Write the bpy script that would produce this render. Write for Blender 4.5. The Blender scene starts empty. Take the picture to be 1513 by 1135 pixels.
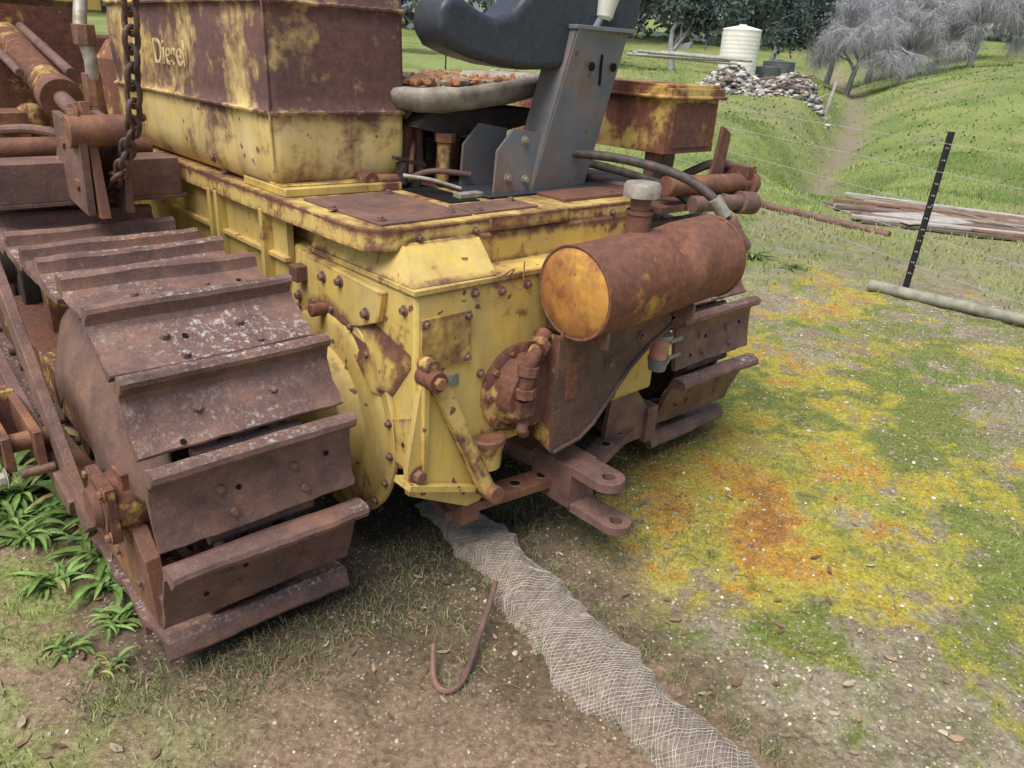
import bpy,bmesh,math,random
import numpy as np
from mathutils import Vector,Matrix
random.seed(7); rng=np.random.default_rng(7)
S=bpy.context.scene
S.world=bpy.data.worlds.new("World"); S.world.use_nodes=True
COL=bpy.context.collection
V=Vector
# ------------------------------------------------------------------ utils
def sstep(a,b,x): 
    t=np.clip((x-a)/(b-a),0,1); return t*t*(3-2*t)
def vnoise(x,y,seed=0):
    x=np.asarray(x,float);y=np.asarray(y,float)
    xi=np.floor(x).astype(np.int64);yi=np.floor(y).astype(np.int64);fx=x-xi;fy=y-yi
    def h(a,b):
        n=(a*374761393+b*668265263+seed*974634777)&0xffffffff
        n=((n^(n>>13))*1274126177)&0xffffffff
        return ((n^(n>>16))&0xffff)/65535.
    fx=fx*fx*(3-2*fx);fy=fy*fy*(3-2*fy)
    return (h(xi,yi)*(1-fx)+h(xi+1,yi)*fx)*(1-fy)+(h(xi,yi+1)*(1-fx)+h(xi+1,yi+1)*fx)*fy
def fbm(x,y,sc,seed=0,o=4):
    t=0;a=.5;n=0;x=np.asarray(x,float)*sc;y=np.asarray(y,float)*sc
    for i in range(o):
        t=t+a*vnoise(x,y,seed+i*17);n+=a;a*=.5;x=x*2.03+3.1;y=y*2.03+1.7
    return t/n
# ------------------------------------------------------------------ materials
class NT:
    def __init__(s,name):
        s.m=bpy.data.materials.new(name); s.m.use_nodes=True; s.t=s.m.node_tree; s.b=s.t.nodes['Principled BSDF']
        s.b.inputs['Specular IOR Level'].default_value=.3
    def n(s,ty,ins=None,**kw):
        nd=s.t.nodes.new('ShaderNode'+ty)
        for k,v in kw.items(): setattr(nd,k,v)
        for k,v in (ins or {}).items():
            if hasattr(v,'is_output') : s.t.links.new(v,nd.inputs[k])
            else: nd.inputs[k].default_value=v
        return nd
    def L(s,a,b): s.t.links.new(a,b)
    def coord(s,w='Object'): return s.n('TexCoord').outputs[w]
    def noise(s,sc,det=6,rough=.6,vec=None,dist=0):
        d={'Scale':sc,'Detail':det,'Roughness':rough,'Distortion':dist}
        if vec is not None: d['Vector']=vec
        return s.n('TexNoise',d).outputs['Fac']
    def math(s,op,a,b=0.,c=None,clamp=False):
        d={0:a,1:b}
        if c is not None:d[2]=c
        return s.n('Math',d,operation=op,use_clamp=clamp).outputs[0]
    def mr(s,v,a,b,c=0.,d=1.): return s.n('MapRange',{'Value':v,'From Min':a,'From Max':b,'To Min':c,'To Max':d}).outputs[0]
    def mix(s,f,a,b,bt='MIX'):
        nd=s.t.nodes.new('ShaderNodeMix'); nd.data_type='RGBA'; nd.blend_type=bt
        for i,v in ((0,f),(6,a),(7,b)):
            if hasattr(v,'is_output'): s.L(v,nd.inputs[i])
            else: nd.inputs[i].default_value=v if i==0 or len(v)==4 else (*v,1)
        return nd.outputs[2]
    def scale(s,vec,x,y,z): return s.n('Mapping',{'Vector':vec,'Scale':(x,y,z)}).outputs[0]
    def bump(s,h,st=.3,dist=.01): s.L(s.n('Bump',{'Height':h,'Strength':st,'Distance':dist}).outputs[0],s.b.inputs['Normal'])
    def col(s,c):
        if hasattr(c,'is_output'): s.L(c,s.b.inputs['Base Color'])
        else: s.b.inputs['Base Color'].default_value=(*c,1)
    def rough(s,c):
        if hasattr(c,'is_output'): s.L(c,s.b.inputs['Roughness'])
        else: s.b.inputs['Roughness'].default_value=c
def rusty(name,paint=(.70,.51,.115),paint2=(.60,.45,.16),r1=(.105,.045,.033),r2=(.23,.095,.052),amt=.42,sc=3.5,edge=True,zr=None,spot=.3,dirt=.38,soft=.03,ek=.16):
    m=NT(name);c=m.coord()
    big=m.noise(sc,8,.68,c); sm=m.noise(sc*7,4,.65,c)
    st=m.noise(sc*4,4,.6,m.scale(c,1,1,.15))
    k=m.math('ADD',m.math('MULTIPLY',big,.62),m.math('ADD',m.math('MULTIPLY',sm,.2),m.math('MULTIPLY',st,.18)))
    if zr:
        z=m.n('SeparateXYZ',{0:c}).outputs[2]
        k=m.math('ADD',k,m.mr(z,zr[0],zr[1],0,zr[2]))
        if len(zr)>3:
            yy=m.n('SeparateXYZ',{0:c}).outputs[1]; k=m.math('ADD',k,m.mr(yy,.56,.75,zr[3],0.))
    if edge:
        ao=m.n('AmbientOcclusion',{'Distance':.016},inside=True,samples=2).outputs['AO']
        k=m.math('ADD',k,m.math('MULTIPLY',m.math('SUBTRACT',1.,ao),ek))
    th=1-amt
    mask=m.mr(k,th-.0-soft,th+soft)
    vo=m.n('TexVoronoi',{'Vector':c,'Scale':24.,'Randomness':1.}); sx=m.n('SeparateXYZ',{0:vo.outputs['Color']})
    sel=m.math('GREATER_THAN',sx.outputs[0],1-spot*.8)
    rad=m.mr(sx.outputs[1],0,1,.04,.26)
    dd=m.math('ADD',vo.outputs['Distance'],m.math('MULTIPLY',m.math('SUBTRACT',m.noise(sc*14,3,.6,c),.5),1.1))
    sp=m.math('MULTIPLY',m.math('LESS_THAN',dd,rad),sel)
    mask=m.math('MAXIMUM',mask,m.math('MULTIPLY',sp,.9))
    halo=m.mr(k,th-.13,th+.02)
    pc=m.mix(m.mr(m.noise(sc*1.7,5,.6,c),.35,.65),paint,paint2)
    pc=m.mix(m.math('MULTIPLY',m.mr(m.noise(sc*2.3,6,.7,m.scale(c,1.3,1.3,.4)),.42,.72),dirt),pc,(.24,.18,.10))
    pc=m.mix(m.mr(m.noise(sc*9,4,.7,m.scale(c,1.5,1.5,.25)),.55,.75,0,dirt*.6),pc,(.36,.20,.08))
    pc=m.mix(m.math('MULTIPLY',halo,.42),pc,(.42,.22,.07))
    rc=m.mix(m.mr(m.noise(38,6,.75,c),.38,.66),r1,r2)
    rc=m.mix(m.mr(m.noise(6,5,.6,c),.42,.68,0,.55),rc,(.10,.062,.058))
    m.col(m.mix(mask,pc,rc)); m.rough(m.mr(mask,0,1,.5,.85))
    m.bump(m.math('ADD',m.math('MULTIPLY',mask,-.35),m.math('MULTIPLY',m.noise(120,3,.7,c),m.mr(mask,0,1,.12,.6))),.45,.004)
    return m.m
def rustmat(name,r1=(.105,.058,.048),r2=(.235,.13,.10),r3=(.32,.15,.07),lichen=0.,orange=.3,rough=.72):
    m=NT(name);c=m.coord()
    k=m.mr(m.noise(9,8,.7,c),.35,.68)
    rc=m.mix(k,r1,r2)
    rc=m.mix(m.math('MULTIPLY',m.mr(m.noise(4.5,6,.7,c),.5,.66),orange),rc,r3)
    fine=m.noise(170,3,.7,c)
    rc=m.mix(m.mr(fine,.50,.70,0,.5),rc,(.055,.033,.028))
    rc=m.mix(m.mr(m.noise(90,3,.7,c),.60,.75,0,.4),rc,(.40,.32,.28))
    if lichen>0:
        nz=m.n('SeparateXYZ',{0:m.n('NewGeometry').outputs['Normal']}).outputs[2]
        lm=m.math('MULTIPLY',m.math('MULTIPLY',m.mr(m.noise(60,5,.8,c),.53,.63),m.mr(m.noise(3.2,3,.5,c),.42,.60)),m.mr(nz,.35,.85))
        rc=m.mix(m.math('MULTIPLY',lm,lichen),rc,(.54,.54,.50))
    m.col(rc); m.rough(m.mr(k,0,1,rough,rough-.2)); m.b.inputs['Specular IOR Level'].default_value=.5
    m.bump(m.math('ADD',m.math('MULTIPLY',fine,.5),m.noise(30,5,.7,c)),.55,.004)
    return m.m
def plain(name,c1,c2=None,sc=20,rough=.6,metal=0,bump=.15):
    m=NT(name);c=m.coord(); c2=c2 or tuple(x*.6 for x in c1)
    n=m.noise(sc,6,.65,c); m.col(m.mix(m.mr(n,.35,.65),c1,c2)); m.rough(rough); m.b.inputs['Metallic'].default_value=metal
    m.bump(n,bump,.005); return m.m
M_Y=rusty('yellow_paint_rusted',amt=.41,spot=.30,ek=.13)
M_Y2=rusty('yellow_paint_worn_edges',amt=.475,sc=4,spot=.4,paint=(.70,.52,.15),ek=.12)
M_SIDE=rusty('yellow_side_paint',amt=.41,dirt=.6,paint=(.62,.45,.11),edge=False)
M_TANK=rusty('fuel_tank_paint',paint=(.74,.56,.18),paint2=(.78,.62,.30),r1=(.13,.070,.066),r2=(.225,.115,.085),amt=.425,sc=2.6,zr=(1.31,1.37,.105,.055),spot=.25,edge=False,dirt=.38,soft=.045)
M_DRUM=rusty('drum_paint',paint=(.56,.27,.045),paint2=(.5,.29,.07),r1=(.14,.058,.040),r2=(.26,.11,.062),amt=.60,sc=3.2,edge=False,spot=.5)
M_DRUME=rusty('drum_end_paint',paint=(.68,.40,.07),paint2=(.60,.27,.045),amt=.50,sc=4,edge=False,spot=.8,r1=(.22,.075,.03),r2=(.36,.14,.045),soft=.07)
M_RY=rusty('rust_with_yellow',amt=.57,sc=5,edge=False,spot=.6,paint=(.56,.37,.07),r1=(.10,.045,.032))
M_BOX=rusty('toolbox_paint',amt=.53,sc=3,edge=False,spot=.4,r1=(.17,.065,.04),r2=(.30,.12,.065))
M_SHOE=rustmat('track_shoe_rust',lichen=.85,orange=.35)
M_R=rustmat('bare_rust')
M_RO=rustmat('orange_rust',r1=(.13,.056,.036),r2=(.24,.108,.062),r3=(.38,.17,.06),orange=.6)
M_DR=rustmat('dark_rust',r1=(.055,.032,.027),r2=(.14,.072,.052),r3=(.22,.10,.05),orange=.4)
M_DK=rustmat('dark_greasy_steel',r1=(.022,.018,.015),r2=(.06,.042,.034),r3=(.12,.07,.045))
M_BLK=plain('black_seat_vinyl',(.035,.042,.052),(.055,.062,.072),60,.38)
M_STEEL=rusty('grey_seat_steel',paint=(.19,.22,.26),paint2=(.13,.15,.175),amt=.42,sc=3,edge=False,spot=.08,r1=(.20,.12,.08),r2=(.26,.15,.08),dirt=.3,soft=.08)
M_GALV=plain('galvanised_cap',(.40,.38,.33),(.25,.20,.15),30,.5,.2)
M_WHITE=plain('ivory_plastic',(.74,.75,.68),(.6,.6,.52),20,.4)
M_RUB=plain('black_rubber_hose',(.045,.042,.04),(.11,.085,.07),40,.6)
M_CUSH=plain('torn_cream_vinyl',(.42,.38,.31),(.20,.17,.135),14,.7,bump=.4)
M_FOAM=plain('decayed_orange_foam',(.45,.22,.11),(.28,.13,.065),25,.95,bump=.9)
M_PINK=plain('red_filter_bowl',(.62,.28,.22),(.42,.22,.16),15,.35)
M_PLATE=plain('name_plate_metal',(.32,.43,.40),(.14,.17,.15),60,.4,.4)
M_HOLE_SHADE=plain('painted_hole_shade',(.008,.006,.005),None,10,.9)  # near-black discs and slabs: shade inside holes painted as colour
M_TXT=rusty('cream_lettering',paint=(.76,.64,.36),paint2=(.74,.62,.36),amt=.47,sc=8,edge=False,spot=.1)
# ------------------------------------------------------------------ mesh builder
class MB:
    def __init__(s): s.v=[];s.f=[];s.mi=[];s.mats=[]
    def _m(s,mat):
        if mat not in s.mats: s.mats.append(mat)
        return s.mats.index(mat)
    def add(s,vs,fs,mat):
        o=len(s.v); s.v+= [tuple(v) for v in vs]; k=s._m(mat)
        for f in fs: s.f.append(tuple(i+o for i in f)); s.mi.append(k)
    def box(s,lo,hi,mat,rot=None):
        lo,hi=V(lo),V(hi); c=(lo+hi)/2; h=(hi-lo)/2
        vs=[V((a*h.x,b*h.y,d*h.z)) for a in(-1,1) for b in(-1,1) for d in(-1,1)]
        if rot: 
            R=Matrix.Rotation(rot[1],3,rot[0]) if isinstance(rot,tuple) else rot
            vs=[R@v for v in vs]
        s.add([v+c for v in vs],[(0,1,3,2),(4,6,7,5),(0,4,5,1),(2,3,7,6),(0,2,6,4),(1,5,7,3)],mat)
    def cyl(s,p0,p1,r0,mat,r1=None,n=20,caps=True,phase=0):
        p0,p1=V(p0),V(p1); r1=r0 if r1 is None else r1; d=(p1-p0).normalized()
        a=d.orthogonal().normalized(); b=d.cross(a)
        vs=[];
        for p,r in((p0,r0),(p1,r1)):
            for i in range(n):
                t=2*math.pi*i/n+phase; vs.append(p+(a*math.cos(t)+b*math.sin(t))*r)
        fs=[(i,(i+1)%n,n+(i+1)%n,n+i) for i in range(n)]
        if caps: fs+=[tuple(range(n))[::-1],tuple(range(n,2*n))]
        s.add(vs,fs,mat)
    def lathe(s,p0,ax,prof,mat,n=28):
        ax=V(ax).normalized(); a=ax.orthogonal().normalized(); b=ax.cross(a); p0=V(p0); vs=[];fs=[]
        for (h,r) in prof:
            for i in range(n):
                t=2*math.pi*i/n; vs.append(p0+ax*h+(a*math.cos(t)+b*math.sin(t))*max(r,1e-4))
        for k in range(len(prof)-1):
            for i in range(n): fs.append((k*n+i,k*n+(i+1)%n,(k+1)*n+(i+1)%n,(k+1)*n+i))
        s.add(vs,fs,mat)
    def prism(s,pts,axis,a,b,mat):
        n=len(pts); vs=[]
        for q in(a,b):
            for (u,w) in pts:
                vs.append({'x':(q,u,w),'y':(u,q,w),'z':(u,w,q)}[axis])
        s.add(vs,[tuple(range(n))[::-1],tuple(range(n,2*n))]+[(i,(i+1)%n,n+(i+1)%n,n+i) for i in range(n)],mat)
    def tube(s,pts,r,mat,n=10,sub=6,taper=None):
        P=[V(p) for p in pts]
        if sub>1 and len(P)>2:
            Q=[];E=[P[0]*2-P[1]]+P+[P[-1]*2-P[-2]]
            for i in range(1,len(E)-2):
                for k in range(sub):
                    t=k/sub;a,b,c,d=E[i-1:i+3]
                    Q.append(.5*((2*b)+(c-a)*t+(2*a-5*b+4*c-d)*t*t+(3*b-a-3*c+d)*t**3))
            Q.append(P[-1]);P=Q
        vs=[];fs=[];d=(P[1]-P[0]).normalized();a=d.orthogonal().normalized()
        for i,p in enumerate(P):
            d=(P[min(i+1,len(P)-1)]-P[max(i-1,0)]).normalized(); a=(a-d*a.dot(d)).normalized(); b=d.cross(a)
            rr=r if taper is None else r+(taper-r)*i/(len(P)-1)
            for k in range(n):
                t=2*math.pi*k/n; vs.append(p+(a*math.cos(t)+b*math.sin(t))*rr)
        for i in range(len(P)-1):
            for k in range(n): fs.append((i*n+k,i*n+(k+1)%n,(i+1)*n+(k+1)%n,(i+1)*n+k))
        fs+=[tuple(range(n))[::-1],tuple(range((len(P)-1)*n,len(P)*n))]
        s.add(vs,fs,mat)
    def bolt(s,p,nrm,mat,r=.013,h=.011):
        p=V(p);nrm=V(nrm).normalized()
        s.cyl(p-nrm*.002,p+nrm*.003,r*1.45,mat,n=12); s.cyl(p+nrm*.003,p+nrm*(.003+h),r,mat,r1=r*.93,n=6,phase=random.random())
    def sphere(s,c,r,mat,nu=12,nv=8,jit=0):
        vs=[];fs=[];c=V(c); r=V(r) if hasattr(r,'__len__') else V((r,r,r))
        for j in range(nv+1):
            for i in range(nu):
                a=math.pi*j/nv;b=2*math.pi*i/nu;q=1+random.uniform(-jit,jit)
                vs.append(c+V((r.x*math.sin(a)*math.cos(b),r.y*math.sin(a)*math.sin(b),r.z*math.cos(a)))*q)
        for j in range(nv):
            for i in range(nu): fs.append((j*nu+i,(j+1)*nu+i,(j+1)*nu+(i+1)%nu,j*nu+(i+1)%nu))
        s.add(vs,fs,mat)
    def obj(s,name,parent=None,bevel=0,smooth=35,seg=2,sub=0,disp=0):
        me=bpy.data.meshes.new(name); me.from_pydata(s.v,[],s.f)
        for m in s.mats: me.materials.append(m)
        me.polygons.foreach_set('material_index',s.mi)
        me.validate(); bm=bmesh.new(); bm.from_mesh(me); bmesh.ops.recalc_face_normals(bm,faces=bm.faces); bm.to_mesh(me); bm.free()
        me.polygons.foreach_set('use_smooth',[True]*len(me.polygons)); me.set_sharp_from_angle(angle=math.radians(smooth))
        o=bpy.data.objects.new(name,me); COL.objects.link(o)
        if parent: o.parent=parent
        if bevel:
            b=o.modifiers.new('b','BEVEL'); b.width=bevel; b.segments=seg; b.limit_method='ANGLE'; b.angle_limit=math.radians(40)
        return o
def empty(name,loc=(0,0,0),rz=0):
    e=bpy.data.objects.new(name,None); COL.objects.link(e); e.location=loc; e.rotation_euler=(0,0,rz); e.empty_display_size=.3; return e
# ------------------------------------------------------------------ camera
p=math.radians(23.5); r=math.radians(3.3)
f=V((0,math.cos(p),-math.sin(p))); r0=V((1,0,0)); u0=V((0,math.sin(p),math.cos(p)))
R=r0*math.cos(r)+u0*math.sin(r); U=u0*math.cos(r)-r0*math.sin(r)
cam=bpy.data.cameras.new('camera'); cam.lens=1125/1513*36; cam.sensor_width=36; cam.clip_end=2000; cam.clip_start=.05
co=bpy.data.objects.new('camera',cam); COL.objects.link(co)
mt=Matrix((R,U,-f)).transposed().to_4x4(); mt.translation=V((0,0,1.55)); co.matrix_world=mt
S.camera=co
# ------------------------------------------------------------------ light
el=math.radians(62); az=math.radians(-145)
sd=V((math.sin(az)*math.cos(el),math.cos(az)*math.cos(el),math.sin(el)))
nt=S.world.node_tree; bg=nt.nodes['Background']; sk=nt.nodes.new('ShaderNodeTexSky'); sk.sky_type='NISHITA'; sk.sun_disc=False
sk.sun_elevation=el; sk.sun_rotation=az; sk.dust_density=2.5; sk.air_density=1.1; sk.ozone_density=.5
nt.links.new(sk.outputs[0],bg.inputs[0]); bg.inputs[1].default_value=.15
sl=bpy.data.lights.new('sun','SUN'); sl.energy=4.1; sl.angle=math.radians(45); sl.color=(1,.965,.91)
so=bpy.data.objects.new('sun',sl); COL.objects.link(so); so.rotation_euler=(-sd).to_track_quat('-Z','Y').to_euler(); so.location=(0,0,20)
S.view_settings.view_transform='Standard'; S.view_settings.look='None'; S.view_settings.exposure=0
# ------------------------------------------------------------------ tractor
TX,TY,TH=-.879,1.543,math.radians(43)
T=empty('crawler_tractor',(TX,TY,0),TH)
W=.52; YC,ZC=.29,.47; YF=2.62
def track(name,x0):
    mb=MB()
    P=[]
    for k in range(11,0,-1): P.append(((.222+.22*k),.89+.012*math.sin(k*1.3),0,0))
    pts=[(a,b) for a,b,_,_ in P]
    for an,rt in ((98,.478),(127.5,.462),(156,.462),(189,.474),(226,.53)):
        a=math.radians(an); pts.append((YC+(rt-.052)*math.cos(a),ZC+(rt-.052)*math.sin(a)))
    y=.17
    while y<YF: pts.append((y,.045)); y+=.228
    for an in (-70,-38,-6,26,58):
        a=math.radians(an); pts.append((YF+.43*math.cos(a),ZC+.42*math.sin(a)))
    n=len(pts); NX=16
    for i in range(n):
        a=V((0,*pts[i])); b=V((0,*pts[(i+1)%n])); Tn=(b-a); Lg=Tn.length; Tn.normalize(); Nn=V((0,-Tn.z,Tn.y)) 
        mid=(a+b)/2; 
        if Nn.dot(mid-V((0,(YC if mid.y<1 else (YF if mid.y>2.4 else mid.y)),ZC)))<0: Nn=-Nn
        wrap=(10<=i<=15)
        pt=math.radians(3.0 if wrap else 5.5); T2=Tn*math.cos(pt)-Nn*math.sin(pt); N2=Nn*math.cos(pt)+Tn*math.sin(pt)
        Lp=min(Lg*.865,.275); tilt=random.uniform(-.010,.010)
        prof=[(0,-.006),(-.012,.010),(-.016,.034),(-.014,.050),(-.004,.059),(.010,.059),(.019,.051),(.022,.034),(.028,.020),(.042,.011),(.07,.008),(Lp*.6,.006),(Lp-.04,.006),(Lp-.018,.008),(Lp-.004,.010),(Lp,.006),(Lp,-.007),(Lp-.03,-.010),(.03,-.008)]
        vs=[];fs=[];m=len(prof)
        wob=[random.uniform(-.0018,.0018) for _ in range(NX+1)]; dent=random.uniform(0,6)
        sk_=random.uniform(-.006,.006)
        for j in range(NX+1):
            x=x0+W*j/NX+sk_
            for k,(t,nn) in enumerate(prof):
                q=wob[j] if 1<=k<=7 else wob[j]*.3
                q+=.0022*math.sin(x*14+dent+k*.3)
                e=0
                if j in(0,NX) : e=random.uniform(-.004,.004)
                vs.append(V((x+e,0,0))+a+T2*(t+(wob[j] if k>12 else 0))+N2*(nn+q+tilt*(j/NX-.5))+Nn*.010)
        for j in range(NX):
            for k in range(m): fs.append((j*m+k,j*m+(k+1)%m,(j+1)*m+(k+1)%m,(j+1)*m+k))
        fs+=[tuple(range(m)),tuple(range(NX*m,NX*m+m))[::-1]]
        mb.add(vs,fs,M_SHOE)
        base=a+Nn*.010
        for bx in (.155,.345):
            for bt in (.090,.160):
                if bt<Lp-.02:
                    c=V((x0+bx+(.025 if bt>.1 else 0),0,0))+base+T2*bt+N2*.008; mb.cyl(c,c+N2*.010,.0125,M_SHOE,r1=.009,n=8)
        for bx,bt in ((.20,.10),(.44,.085),(.10,.16)):
            if random.random()<.75:
                c=V((x0+bx,0,0))+base+T2*bt+N2*.0082; mb.cyl(c,c+N2*.0018,.0072,M_HOLE_SHADE,n=10)
        for lx in (.17,.25,.33):
            dx=V((.014 if lx!=.25 else .03,0,0)); c0=a+V((x0+lx,0,0))-Nn*.022; c1=b+V((x0+lx,0,0))-Nn*.022
            q=[c0,c1,c1-Nn*.06,c0-Nn*.06]
            mb.add([v-dx for v in q]+[v+dx for v in q],[(0,1,2,3),(7,6,5,4),(0,4,5,1),(1,5,6,2),(2,6,7,3),(3,7,4,0)],M_DR)
        mb.cyl(b-Nn*.035-Tn*.012+V((x0+.12,0,0)),b-Nn*.035-Tn*.012+V((x0+.40,0,0)),.018,M_DR,n=10)
    o=mb.obj(name,T,bevel=0,smooth=26)
    return o
track('left_track',0.0); track('right_track',1.95)
def running_gear(name,x0,outer):
    mb=MB()
    for yc in (YC,YF):
        N=72
        def ring(r_in,r_out,xa,xb,mat,teeth):
            vs=[];fs=[]
            for i in range(N):
                t=2*math.pi*i/N; ro=r_out+(.022 if teeth and (i//2)%3==0 else 0)
                for x,rr in((xa,ro),(xb,ro),(xb,r_in),(xa,r_in)):
                    vs.append((x,yc+rr*math.cos(t),ZC+rr*math.sin(t)))
            for i in range(N):
                j=(i+1)%N
                for k in range(4): fs.append((i*4+k,j*4+k,j*4+(k+1)%4,i*4+(k+1)%4))
            mb.add(vs,fs,mat)
        ring(.26,.33,x0+.21,x0+.29,M_DK,yc==YC)
        mb.cyl((x0+.15,yc,ZC),(x0+.35,yc,ZC),.10,M_DK,n=24)
        for k in range(5):
            t=2*math.pi*k/5+.3; R3=Matrix.Rotation(t,3,'X'); 
            d=R3@V((0,1,0)); sd_=R3@V((0,0,1))
            a=V((x0+.25,yc,ZC))+d*.08;b=V((x0+.25,yc,ZC))+d*.28; q=[]
            for pnt,w in((a,.055),(b,.035)):
                for sx in(-.02,.02):
                    for sz in(-w,w): q.append(pnt+V((sx,0,0))+sd_*sz)
            mb.add(q,[(0,1,3,2),(4,6,7,5),(0,4,5,1),(2,3,7,6),(0,2,6,4),(1,5,7,3)],M_DK)
    mb.box((x0+.12,.75,.16),(x0+.40,2.5,.34),M_RY)
    for k in range(5): mb.cyl((x0+.13,.82+.36*k,.16),(x0+.39,.82+.36*k,.16),.085,M_R,n=20)
    for k in range(2): mb.cyl((x0+.16,1.0+.9*k,.78),(x0+.36,1.0+.9*k,.78),.07,M_R,n=18)
    for k in range(2): mb.box((x0+.22,.95+.9*k,.34),(x0+.30,1.05+.9*k,.76),M_RY)
    return mb.obj(name,T,bevel=.006)
running_gear('left_running_gear',0,0); running_gear('right_running_gear',1.95,1)
mb=MB()
N=40; vs=[];fs=[]
prof=[(.085,.365),(.07,.35),(.045,.30),(.0,.20),(-.012,.12)]
for i in range(N+1):
    t=math.radians(20+ 165*i/N)
    for x,rr in prof: vs.append((x,YC+.20+rr*math.cos(t)*1.45,ZC+.0+rr*math.sin(t)))
m_=len(prof)
for i in range(N):
    for k in range(m_-1): fs.append((i*m_+k,(i+1)*m_+k,(i+1)*m_+k+1,i*m_+k+1))
mb.add(vs,fs,M_R)
o=mb.obj('sprocket_guard_sheet',T,smooth=60); so_=o.modifiers.new('s','SOLIDIFY'); so_.thickness=.006
mb=MB()
mb.cyl((-.05,.2,.42),(.12,.2,.42),.080,M_RY,n=26); mb.cyl((-.07,.2,.42),(-.05,.2,.42),.05,M_RY,r1=.06,n=22)
mb.box((-.045,.12,.34),(-.02,.28,.50),M_RY)
for a,b in ((.135,.355),(.265,.355),(.135,.485),(.265,.485)): mb.bolt((-.045,a,b),(-1,0,0),M_RO,r=.013)
mb.prism([(.02,.12),(.75,.14),(.75,.30),(.30,.34),(.14,.36),(.06,.30)],'x',.005,.045,M_RO)
mb.prism([(.0,.06),(1.4,.08),(1.4,.16),(.02,.20)],'x',.02,.09,M_R)
mb.box((.0,.14,.30),(.04,.28,.52),M_RY)
for y in (.12,.3,.5,.7): mb.bolt((.005,y,.20),(-1,0,0),M_R,r=.012)
mb.obj('sprocket_outer_bearing',T,bevel=.006)
mb=MB()
def bar(p0,p1,w,h,mat,up=(0,0,1)):
    p0,p1=V(p0),V(p1);d=(p1-p0).normalized();s=d.cross(V(up)).normalized();u=s.cross(d); q=[]
    for pnt in(p0,p1):
        for a in(-w/2,w/2):
            for b in(-h/2,h/2): q.append(pnt+s*a+u*b)
    mb.add(q,[(0,1,3,2),(4,6,7,5),(0,4,5,1),(2,3,7,6),(0,2,6,4),(1,5,7,3)],mat)
bar((-.06,1.0,.93),(-.035,.42,.22),.03,.075,M_R)
bar((-.09,1.35,.60),(-.05,.50,.26),.035,.06,M_R)
bar((-.13,.95,.40),(-.13,3.2,.28),.10,.16,M_RY)
mb.box((-.18,.62,.36),(-.155,.95,.47),M_RO); mb.box((-.10,.62,.36),(-.075,.95,.47),M_RO)
mb.cyl((-.21,.70,.415),(-.04,.70,.415),.028,M_RO,n=18); mb.cyl((-.235,.70,.415),(-.205,.70,.415),.045,M_RO,n=6)
mb.cyl((-.15,.62,.35),(-.06,.62,.35),.014,M_R,n=12)
mb.bolt((-.185,.62,.35),(-1,0,0),M_GALV,r=.022,h=.018); mb.bolt((-.185,.66,.46),(-1,0,0),M_GALV,r=.020,h=.018)
mb.obj('blade_push_arm',T,bevel=.006)
# ---- body
mb=MB()
mb.prism([(-.15,.42),(-.15,.95),(2.4,.95),(2.4,.30),(.2,.30)],'x',.70,1.78,M_Y)
mb.prism([(-.03,.945),(-.03,1.06),(2.4,1.06),(2.4,.945)],'x',.76,1.70,M_Y)
mb.obj('main_case',T,bevel=.012)
mb=MB()
mb.box((.675,.52,.55),(.699,2.4,1.06),M_SIDE)
for y in (.62,.98,1.04,1.5,1.95): mb.box((.64,y,.60),(.676,y+.022,1.05),M_SIDE)
mb.box((.655,.50,.90),(.676,2.4,.915),M_SIDE)
mb.prism([(-.158,.953),(-.158,.968),(.42,.968),(.42,.953)],'x',.692,1.785,M_Y)
mb.add([(.70,-.14,.969),(.98,-.15,.971),(1.0,-.04,1.055),(.745,-.035,1.055)],[(0,1,2,3)],M_Y)
mb.add([(.70,-.14,.969),(.745,-.035,1.055),(.74,.40,1.055),(.695,.40,.971)],[(0,1,2,3)],M_Y)
mb.box((.715,-.158,.735),(.885,-.1495,.885),M_Y)
for a,b in ((.728,.748),(.872,.748),(.728,.872),(.872,.872)): mb.bolt((a,-.158,b),(0,-1,0),M_R,r=.009)
for x,z in ((.90,.93),(1.0,.92),(1.1,.925),(.93,.68),(.725,.55)): mb.bolt((x,-.151,z),(0,-1,0),M_R,r=.010)
for y,z in ((-.10,.90),(.05,.91),(-.11,.50)): mb.bolt((.699,y,z),(-1,0,0),M_R,r=.011)
mb.box((.775,-.1535,.665),(.85,-.1505,.70),M_PLATE)
mb.prism([(.702,.43),(.715,.43),(.722,.70),(.702,.74)],'y',-.19,-.1505,M_Y)
mb.add([(.698,.40,.90),(.698,-.02,.60),(.698,-.13,.74),(.698,-.13,.78),(.66,.02,.63)],[(0,1,4),(1,2,4),(0,4,3),(4,2,3)],M_Y)
mb.prism([(-.145,.42),(-.145,.60),(-.05,.56),(.02,.44)],'x',.685,.699,M_Y)
mb.obj('case_covers',T,bevel=.003)
mb=MB()
mb.lathe((.70,YC,ZC),(-1,0,0),[(0,.0),(0,.36),(.014,.36),(.017,.356),(.018,.325),(.024,.318),(.028,.30),(.034,.22),(.10,.20),(.11,.14),(.11,0)],M_SIDE,n=56)
for k in range(20):
    t=2*math.pi*k/20+.1; mb.bolt((.684,YC+.342*math.cos(t),ZC+.342*math.sin(t)),(-1,0,0),M_R,r=.010,h=.012)
mb.prism([(-.02,.93),(.46,.95),(.52,.80),(.50,.70),(.1,.80),(.0,.84)],'x',.678,.70,M_Y)
for y,z in ((.42,.88),(.30,.90),(.46,.80),(.06,.85),(.2,.91)): mb.bolt((.678,y,z),(-1,0,0),M_R,r=.013,h=.014)
mb.box((.64,.40,.86),(.70,.45,.91),M_RY); mb.cyl((.63,.30,.80),(.70,.30,.80),.020,M_RY)
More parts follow.
